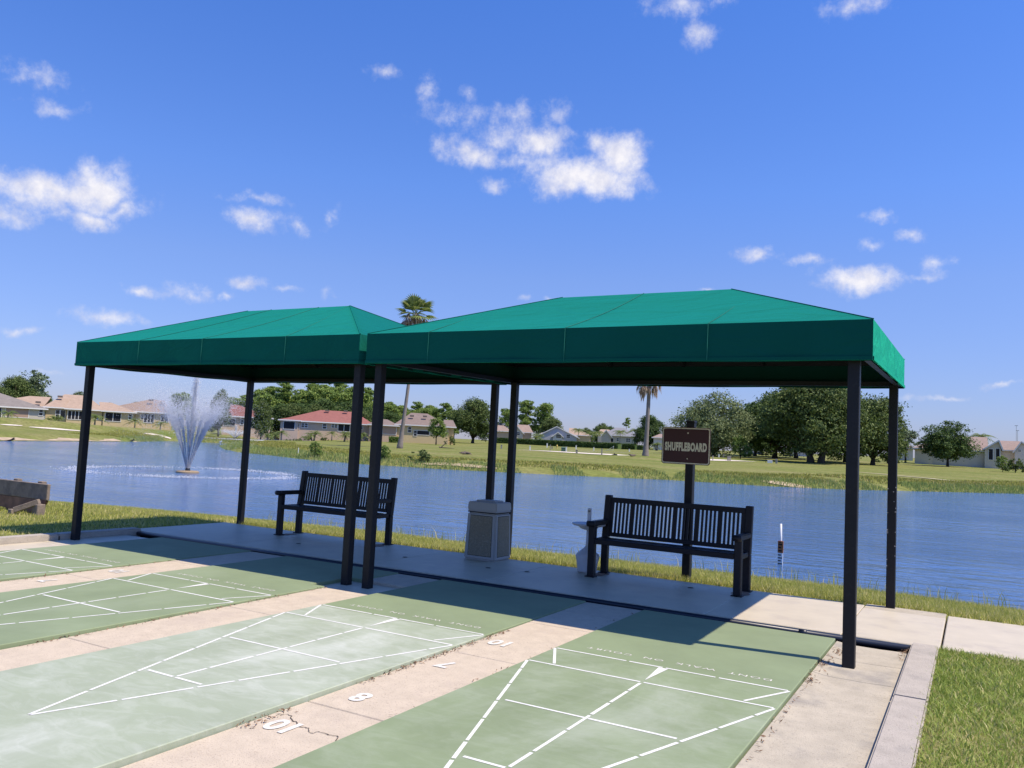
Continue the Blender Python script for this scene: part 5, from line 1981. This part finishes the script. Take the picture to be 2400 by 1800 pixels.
class House:
    def __init__(s, label, px0, px1, D, wall, roof, eave_py, ridge, depth=11, yaw=0.0, over=.5, cat='house', gable=False, zoff=0.0, fascia=True):
        pm = (px0 + px1) / 2
        s.o = np.array(at(pm, D))
        d = horizon_dir(pm)
        a = math.radians(yaw)
        s.w = np.array([d[0] * math.cos(a) - d[1] * math.sin(a), d[0] * math.sin(a) + d[1] * math.cos(a)])
        s.u = np.array([s.w[1], -s.w[0]])
        s.z = tz1(*s.o) + zoff
        s.root = empty('house', (s.o[0], s.o[1], s.z), rz=math.atan2(s.u[1], s.u[0]), label=label, cat=cat, group='single storey houses across the pond')
        s.wall, s.roof = wall, roof
        s.depth = depth
        u0, _ = s.uv(px0, eave_py)
        u1, _ = s.uv(px1, eave_py)
        v = s.uv(pm, eave_py + (0))[1]
        s.v = v
        MB().box(u0, u1, 0, depth, -1.2, v).build('wall', M_w[wall], s.root)
        s.add_roof(u0, u1, 0, depth, v, ridge, over, roof, gable, fascia)

    def uv(s, px, py, w=0.0):
        r = ray(px, py)
        n = s.w
        o = s.o + n * w
        t = ((o - CAM[:2]) @ n) / (r[:2] @ n)
        p = CAM + r * t
        return float((p[:2] - s.o) @ s.u), float(p[2] - s.z)

    def add_roof(s, u0, u1, w0, w1, v, ridge, over, roof, gable=False, fascia=True):
        wm = (w0 + w1) / 2
        ra, vr = s.uv(ridge[0], ridge[2], wm)
        rb, _ = s.uv(ridge[1], ridge[2], wm)
        e = over
        m = MB()
        m.add([(u0 - e, w0 - e, v), (u1 + e, w0 - e, v), (u1 + e, w1 + e, v), (u0 - e, w1 + e, v), (ra, wm, vr), (rb, wm, vr)],
              [(0, 1, 5, 4), (1, 2, 5), (2, 3, 4, 5), (3, 0, 4), (3, 2, 1, 0)])
        r = m.build('roof', M_r[roof], s.root)
        if fascia:
            f = MB()
            h = .2
            f.box(u0 - e - .03, u1 + e + .03, w0 - e - .05, w0 - e + .02, v - h, v + .03)
            f.box(u1 + e - .02, u1 + e + .05, w0 - e, w1 + e, v - h, v + .03)
            f.box(u0 - e - .05, u0 - e + .02, w0 - e, w1 + e, v - h, v + .03)
            f.build('fascia', M_trim, r)
        return r

    def front_gable(s, pxl, pxr, peak, eave_py, w0, dp, wall, roof, over=.45):
        u0, v = s.uv(pxl, eave_py, w0)
        u1, v1 = s.uv(pxr, eave_py, w0)
        v = (v + v1) / 2
        um, vp = s.uv(peak[0], peak[1], w0)
        m = MB()
        m.box(u0, u1, w0, w0 + dp, -1.2, v)
        m.add([(u0, w0, v), (u1, w0, v), (um, w0, vp), (u0, w0 + dp, v), (u1, w0 + dp, v), (um, w0 + dp, vp)], [(0, 1, 2), (5, 4, 3)])
        m.build('gable_wall', M_w[wall], s.root)
        k = over * (vp - v) / max(um - u0, .1)
        m = MB()
        for a, b_ in ((u0 - over, um), (u1 + over, um)):
            lo, hi = v - k, vp
            pts = [(a, w0 - .35, lo), (b_, w0 - .35, hi), (b_, w0 + dp, hi), (a, w0 + dp, lo)]
            top = [(p[0], p[1], p[2] + .14) for p in pts]
            if a > b_:
                pts, top = pts[::-1], top[::-1]
            m.hexa(pts, top)
        r = m.build('gable_roof', M_r[roof], s.root)
        f = MB()
        for a in (u0 - over, u1 + over):
            f.bar((a, w0 - .38, v - k + .02), (um, w0 - .38, vp + .02), .06, .24)
        f.build('barge_board', M_trim, r)
        return r

    def opening(s, kind, pa, pb, ya, yb, w=0.0, mull=None):
        u0, v1 = s.uv(pa, ya, w)
        u1, v0 = s.uv(pb, yb, w)
        v0 = max(v0, .02)
        if v1 - v0 < .25:
            v1 = v0 + .4
        name = {'window': 'window', 'slider': 'sliding_door', 'porch': 'screened_porch', 'door': 'door', 'shade': 'shaded_porch', 'garage': 'garage_door'}[kind]
        fr = .09
        m = MB()
        m.box(u0 - fr, u1 + fr, w - .08, w - .003, v0 - fr, v0)
        m.box(u0 - fr, u1 + fr, w - .08, w - .003, v1, v1 + fr)
        m.box(u0 - fr, u0, w - .08, w - .003, v0, v1)
        m.box(u1, u1 + fr, w - .08, w - .003, v0, v1)
        nm = mull if mull is not None else {'window': 0, 'slider': 1, 'porch': 1, 'door': 0, 'shade': 0, 'garage': 0}[kind]
        for i in range(nm):
            x = u0 + (u1 - u0) * (i + 1) / (nm + 1)
            m.box(x - .05, x + .05, w - .075, w - .003, v0, v1)
        if kind in ('window', 'door'):
            z = (v0 + v1) / 2
            m.box(u0, u1, w - .07, w - .003, z - .04, z + .04)
        o = m.build(name, M_trim, s.root)
        MB().box(u0 + .002, u1 - .002, w - .04, w - .004, v0 + .002, v1 - .002).build('pane' if kind != 'shade' else 'shade', {'shade': M_shade, 'porch': M_screen, 'garage': M_trim}.get(kind, M_glass), o)
        return o

    def wing(s, pxl, pxr, eave_py, w0, dp, wall, ridge, roof, over=.5):
        u0, v = s.uv(pxl, eave_py, w0)
        u1, v1 = s.uv(pxr, eave_py, w0)
        v = (v + v1) / 2
        MB().box(u0, u1, w0, w0 + dp, -1.2, v).build('wall', M_w[wall], s.root)
        s.add_roof(u0, u1, w0, w0 + dp, v, ridge, over, roof)

    def vents(s, spots, w=3.2):
        for px, py in spots:
            u, v = s.uv(px, py, w)
            MB().box(u - .45, u + .45, w - .3, w + .3, v - .2, v + .16).build('roof_vent', M_vent, s.root)


Z1 = lambda a, b_: (a * .18083, 880 + b_ * .18083)
Z2 = lambda a, b_: (380 + a * .15066, 880 + b_ * .15066)
Z3 = lambda a, b_: (640 + a * .20796, 880 + b_ * .20796)
Z4 = lambda a, b_: (1050 + a * .23056, 900 + b_ * .23056)
Z6 = lambda a, b_: (2000 + a * .18083, 950 + b_ * .18083)


def op(h, Z, kind, a, b_, ya, yb, **k):
    p, q = Z(a, ya), Z(b_, yb)
    h.opening(kind, p[0], q[0], p[1], q[1], **k)


# leftmost house
h = House('leftmost house with a brownish grey hip roof and tan shaded porch', -70, 106, 178, 'beige', 'grey', 953, (-45, -30, 910), depth=12)
op(h, Z1, 'shade', 80, 365, 408, 548, mull=0)
op(h, Z1, 'window', 512, 550, 440, 520)
op(h, Z1, 'slider', -60, 10, 400, 545)
# tan roof
h = House('house with a wide tan roof behind the front left canopy post', 108, 243, 180, 'yellow', 'tan', 957, (152, 200, 924), depth=12)
op(h, Z1, 'door', 728, 772, 448, 556)
op(h, Z1, 'slider', 782, 838, 448, 556, mull=0)
h.wing(*[Z1(870, 0)[0], Z1(1330, 0)[0]], 959.5, -.9, 8, 'yellow', (172, 205, 926), 'tan')
op(h, Z1, 'porch', 886, 1060, 456, 572, w=-.9, mull=3)
op(h, Z1, 'window', 1228, 1266, 530, 568, w=-.9)
h.vents([Z1(495, 345), Z1(780, 272), Z1(1030, 292)], 3.0)
h.add_roof(-15.5, -6, 3, 12, h.v, (70, 120, 928), .4, 'tan')
# taupe roof
h = House('house with a taupe roof just left of the fountain spray', 243, 404, 180, 'yellow', 'taupe', 964, (352, 384, 936), depth=12)
h.wing(Z1(1345, 0)[0], Z1(1740, 0)[0], 964.5, -1.2, 8, 'yellow', (232, 262, 942), 'tan')
op(h, Z1, 'porch', 1370, 1560, 480, 596, w=-1.2, mull=1)
op(h, Z1, 'window', 1672, 1704, 502, 572, w=-1.2)
op(h, Z1, 'window', 1832, 1856, 510, 570)
op(h, Z1, 'slider', 1872, 1990, 498, 612, mull=2)
op(h, Z1, 'slider', 2090, 2180, 505, 600)
h.vents([Z1(1960, 318), Z1(2110, 352)], 3.2)
# dark red roof right of the fountain
h = House('smaller red roofed house behind the rear left canopy post', 522, 636, 182, 'peach', 'dred', 977, (536, 560, 948), depth=11)
op(h, Z2, 'porch', 962, 1130, 668, 784, mull=0)
op(h, Z2, 'window', 1228, 1262, 690, 765)
op(h, Z2, 'slider', 1385, 1525, 715, 800, mull=2)
op(h, Z2, 'window', 1608, 1632, 690, 730)
# long red roof
h = House('long house with a bright red roof behind the twin posts', 660, 872, 182, 'peach', 'red', 989.5, (752, 832, 961), depth=13)
h.wing(658, 700, 984, -.6, 7, 'peach', (686, 690, 977), 'red')
op(h, Z3, 'porch', 122, 240, 518, 606, w=-.6, mull=0)
op(h, Z3, 'door', 270, 292, 545, 602)
op(h, Z3, 'window', 322, 388, 538, 584, mull=1)
op(h, Z3, 'window', 562, 598, 545, 600)
op(h, Z3, 'window', 662, 722, 548, 590, mull=1)
op(h, Z3, 'porch', 738, 860, 548, 632, mull=1)
op(h, Z3, 'window', 985, 1010, 575, 605)
h.vents([Z3(610, 396), Z3(820, 402)], 5)
# grey taupe roof
h = House('house with a grey brown hip roof behind the first palm trunk', 930, 1052, 178, 'yellow', 'greytaupe', 997, (964, 1002, 967.5), depth=12)
h.wing(866, 931, 996, -.6, 8, 'peach', (888, 908, 982), 'greytaupe')
h.wing(1030, 1064, 1000, 1.5, 8, 'yellow', (1042, 1062, 984), 'greytaupe')
op(h, Z3, 'shade', 1240, 1385, 566, 664, w=-.6, mull=0)
op(h, Z3, 'window', 1524, 1556, 580, 640)
op(h, Z3, 'door', 1588, 1618, 620, 682)
op(h, Z3, 'porch', 1625, 1758, 620, 672, mull=0)
op(h, Z3, 'window', 1895, 1925, 600, 655)
h.vents([Z3(1565, 455), Z3(1712, 460)], 2.6)
# houses behind the hedge
h = House('brown roofed house mostly hidden behind the middle back posts', 1148, 1196, 262, 'peach', 'brown', 1010, (1152, 1172, 989), depth=12)
h = House('brown gabled house just right of the middle back posts', 1206, 1246, 264, 'peach', 'brown', 1013, (1214, 1240, 995), depth=10)
h.front_gable(1203, 1226, (1213, 1000), 1013, -1.0, 6, 'cream', 'brown')
op(h, Z4, 'window', 702, 730, 490, 520, w=-1.0)
h = House('pale grey house with one broad front gable behind the hedge', 1266, 1350, 258, 'grey', 'gable', 1020, (1290, 1316, 1005), depth=12)
h.front_gable(1263, 1352, (1305, 1000), 1022, -.8, 12, 'grey', 'gable', over=.9)
h.front_gable(1296, 1318, (1308, 1013), 1022, -2.4, 3, 'white', 'gable')
op(h, Z4, 'window', 1100, 1150, 513, 548, w=-2.4)
op(h, Z4, 'window', 1205, 1240, 515, 548, w=-.8)
h = House('tan roofed house between the grey gable and the feathery palms', 1336, 1384, 272, 'yellow', 'tan', 1020, (1334, 1350, 1003), depth=12)
h = House('tan roofed house peeping out behind the dark grey roof', 1402, 1436, 285, 'cream', 'tan', 1018, (1408, 1428, 1006), depth=11)
h = House('house with a dark grey hip roof left of the second palm trunk', 1412, 1496, 246, 'beige', 'slate', 1021, (1444, 1462, 1002), depth=12)
h.front_gable(1410, 1432, (1421, 1008), 1021, -1.2, 5, 'beige', 'slate')
op(h, Z4, 'porch', 1570, 1680, 548, 590, mull=2)
op(h, Z4, 'door', 1812, 1850, 552, 590, mull=1)
op(h, Z4, 'window', 1715, 1735, 550, 580)
h = House('white walled house partly hidden by the left edge of the sign', 1532, 1580, 222, 'white', 'brown', 1026, (1546, 1570, 1017), depth=10)
h = House('white house glimpsed beneath the dark oaks', 1745, 1790, 200, 'white', 'brown', 1046, (1758, 1780, 1036), depth=9)
h = House('pale house glimpsed under the largest oak', 1852, 1900, 205, 'white', 'brown', 1052, (1865, 1885, 1042), depth=9)
h = House('low pale house behind the thin greyish tree', 2100, 2140, 215, 'cream', 'brown', 1050, (2108, 2130, 1042), depth=9)
# right hand houses
h = House('long cream house with a tan roof behind the round tree at right', 2144, 2312, 178, 'cream', 'brown', 1053.5, (2262, 2314, 1023), depth=12, over=.35)
h.wing(2144, 2186, 1050.5, -.4, 7, 'cream', (2162, 2180, 1040), 'brown')
h.front_gable(2308, 2346, (2341, 1033), 1052, -1.0, 6, 'cream', 'brown', over=.3)
op(h, Z6, 'window', 1128, 1200, 612, 662, mull=1)
op(h, Z6, 'window', 1280, 1325, 600, 668)
op(h, Z6, 'porch', 1755, 1808, 565, 706, w=-1.0, mull=0)
op(h, Z6, 'porch', 1848, 1895, 560, 706, w=-1.0, mull=0)
h = House('tan roofed house at the far right edge behind the shrubs', 2342, 2440, 184, 'cream', 'brown', 1056, (2340, 2390, 1032.5), depth=11, over=.35)
h.front_gable(2378, 2432, (2394, 1036), 1057, -1.0, 7, 'white', 'brown', over=.3)
op(h, Z6, 'window', 2135, 2175, 575, 600, w=-1.0)

# ------------------------------------------------------------------ small things on the far lawn
M_galv = mat('grey_stub', (.30, .28, .24), rough=.9, var=.15)
M_gbox = mat('green_cabinet', (.10, .17, .125), rough=.5, var=.08)
M_yel = mat('hydrant_yellow', (.62, .48, .14), rough=.5, var=.05)


def stub(px, D, h, label, mt, w_=.14, group='stub posts on the far lawn', cap=True):
    x, y = at(px, D)
    o = empty('stub_post', (x, y, tz1(x, y)), rz=.5, label=label, cat='post', group=group)
    MB().box(-w_ / 2, w_ / 2, -w_ / 2, w_ / 2, -.3, h).build('shaft', mt, o, bevel=.012)
    MB().box(-w_ * .6, w_ * .6, -w_ * .6, w_ * .6, h, h + .05).build('cap', mt, o, bevel=.01)


for a, y0, y1, D, mt, w_, lb in (
        (835, 632, 675, 127, M_pvc, .22, 'white stub post at the left tip of the sandy track'), (1007, 570, 612, 190, M_pvc, .28, 'white stub post nearest the hedge, under the grey gable'),
        (1203, 622, 668, 132, M_pvc, .22, 'white stub post beside the green cabinet'), (1302, 587, 625, 178, M_pvc, .24, 'white stub post beyond the green cabinet, to its right'),
        (1482, 598, 630, 170, M_pvc, .24, 'white stub post in the middle of the lawn before the long hedge'), (1843, 618, 640, 165, M_pvc, .24, 'white stub post left of the second palm trunk'),
        (545, 618, 655, 138, M_galv, .26, 'grey stub post left of the sandy track'), (1040, 600, 660, 132, M_galv, .14, 'thin grey stub post left of the green cabinet'), (1058, 600, 626, 165, M_galv, .24, 'grey stub post just behind a thin one left of the green cabinet'),
        (1310, 665, 700, 112, M_galv, .26, 'squat grey stub post at the front edge of the sandy track'), (1565, 655, 715, 110, M_galv, .16, 'taller grey stub post at the front edge of the sandy track')):
    px, py = Z4(a, y1)
    stub(px, D, (y1 - y0) * .23056 / FPX * D, lb, mt, w_)
Z5 = lambda a, b_: (1500 + a * .22604, 880 + b_ * .22604)
for a, y0, y1, D, mt, w_, lb in ((757, 832, 875, 112, M_galv, .12, 'thin grey stub post just right of the sign board'), (925, 835, 878, 114, M_galv, .40, 'broad grey stub post on the sandy track right of the sign'), (818, 806, 832, 140, M_pvc, .2, 'white stub post beyond the sandy track right of the sign'), (868, 798, 832, 142, M_galv, .22, 'leaning grey stub post beyond the sandy track right of the sign')):
    px, py = Z5(a, y1)
    stub(px, D, (y1 - y0) * .22604 / FPX * D, lb, mt, w_)
x, y = at(Z4(1180, 0)[0], 133)
o = empty('utility_cabinet', (x, y, tz1(x, y)), rz=.4, label='green utility cabinet on the far lawn at the sandy track', cat='cabinet')
MB().box(-.42, .42, -.4, .4, -.1, .60).build('base', M_gbox, o, bevel=.02)
MB().hexa([(-.46, -.44, .60), (.46, -.44, .60), (.46, .44, .60), (-.46, .44, .60)], [(-.44, -.3, .72), (.44, -.3, .72), (.44, .42, .72), (-.44, .42, .72)]).build('hood', M_gbox, o, bevel=.015)
x, y = at(Z4(1108, 0)[0], 178)
o = empty('fire_hydrant', (x, y, tz1(x, y)), label='yellow fire hydrant on the far lawn left of the green cabinet', cat='hydrant')
MB().lathe([(.2, 0), (.2, .06), (.14, .08), (.14, .55), (.18, .57), (.17, .66), (.10, .76), (.04, .80), (.03, .84)], 14).build('barrel', M_yel, o)
MB().tube([(-.24, 0, .42), (.24, 0, .42)], .06, 8).build('side_caps', M_yel, o)
x, y = at(Z5(1365, 0)[0], 118)
dv = horizon_dir(Z5(1365, 0)[0])
o = empty('pipe_assembly', (x, y, tz1(x, y)), rz=math.atan2(-dv[0], dv[1]), label='low bent pipe with a pale valve box on the far lawn under the oaks', cat='pipe')
MB().tube([(-.75, 0, -.1), (-.75, 0, .5), (-.68, 0, .58), (.55, 0, .62)], .035, 8).build('pipe', M_metal, o)
MB().box(-.55, .12, -.14, .14, -.1, .38).build('valve_box', M_pvc, o, bevel=.02)
MB().box(.50, .78, -.14, .14, -.1, .60).build('end_post', M_galv, o, bevel=.02)
# leaning white board pile by the hedge
x, y = at(Z4(1650, 0)[0], 172)
o = empty('board_pile', (x, y, tz1(x, y)), label='white boards leaning in a heap before the right end of the hedge', cat='boards')
MB().bar((-.8, 0, .0), (.6, .1, .9), .12, .05).build('board', M_pvc, o)
MB().bar((.5, .2, -.1), (.62, .25, 1.05), .14, .06).build('board', M_pvc, o)
MB().bar((-1.4, -.2, .03), (.5, -.1, .12), .16, .05).build('board', M_pvc, o)
# driftwood and sticks
M_drift = mat('driftwood', (.13, .105, .085), rough=.95, var=.3, scale=5)
for (a, b_), Zf, D, s, lb, seed in (((180, 715), Z4, 82, .9, 'grey brown stump lying on the lawn left of the middle back posts', 5), ((1875, 720), Z4, 101, .7, 'dark broken palm boot on the ground left of the second palm trunk', 6), ((1700, 722), Z4, 104, .45, 'small dark palm debris on the edge of the sandy track', 8)):
    rg = np.random.default_rng(seed)
    x, y = at(Zf(a, b_)[0], D)
    m = MB()
    for i in range(7):
        v = rg.normal(0, 1, 3) * [1, 1, .25] + [0, 0, .35]
        v = v / np.linalg.norm(v) * rg.uniform(.6, 1.2) * s
        m.tube([(0, 0, .08 * s), v * .5 + [0, 0, .1 * s], v], [.20 * s, .14 * s, .03 * s], 6)
    o = m.build('driftwood', M_drift)
    o.location = (x, y, tz1(x, y))
    tag(o, lb, 'driftwood', 'driftwood on the far lawn')
x, y = at(Z3(1930, 740)[0], 122)
dv = horizon_dir(Z3(1930, 740)[0])
o = empty('stick_pile', (x, y, tz1(x, y)), rz=math.atan2(-dv[0], dv[1]), label='leaning stick over a low twig heap before the grey roofed house', cat='sticks')
MB().tube([(-.6, 0, -.05), (0, 0, .55), (.42, 0, 1.15)], [.08, .07, .04], 6).build('stick', M_drift, o)
MB().tube([(-.75, 0, .1), (.2, .1, .08), (1.6, 0, .03)], [.06, .07, .03], 6).build('stick', M_drift, o)
MB().tube([(-.4, .1, .05), (-.75, 0, .22)], [.06, .04], 6).build('stick', M_drift, o)
# white stake on the far bank, and distant masts
x, y = at(Z3(298, 0)[0], 74.5)
stub(Z3(298, 0)[0], 75.5, .55, 'thin white stake on the far bank left of the twin posts', M_pvc, .06, 'stakes on the far bank')
for a, y0, D, lb in ((838, 340, 420, 'thin mast far off left of the round tree'), (2110, 262, 400, 'taller of two thin masts above the far right roof'), (2127, 326, 430, 'shorter of two thin masts above the far right roof')):
    px, py = Z6(a, y0)
    x, y = at(px, D)
    z0 = tz1(x, y)
    r = ray(px, py)
    ztop = CAM[2] + r[2] / np.hypot(r[0], r[1]) * D
    o = empty('light_mast', (x, y, z0), label=lb, cat='mast', group='masts far off at right')
    MB().tube([(0, 0, -.3), (0, 0, ztop - z0)], [.09, .06], 8).build('pole', M_galv, o)
    MB().box(-.6, .6, -.1, .1, ztop - z0 - .14, ztop - z0 + .03).build('lamp_bar', M_galv, o)
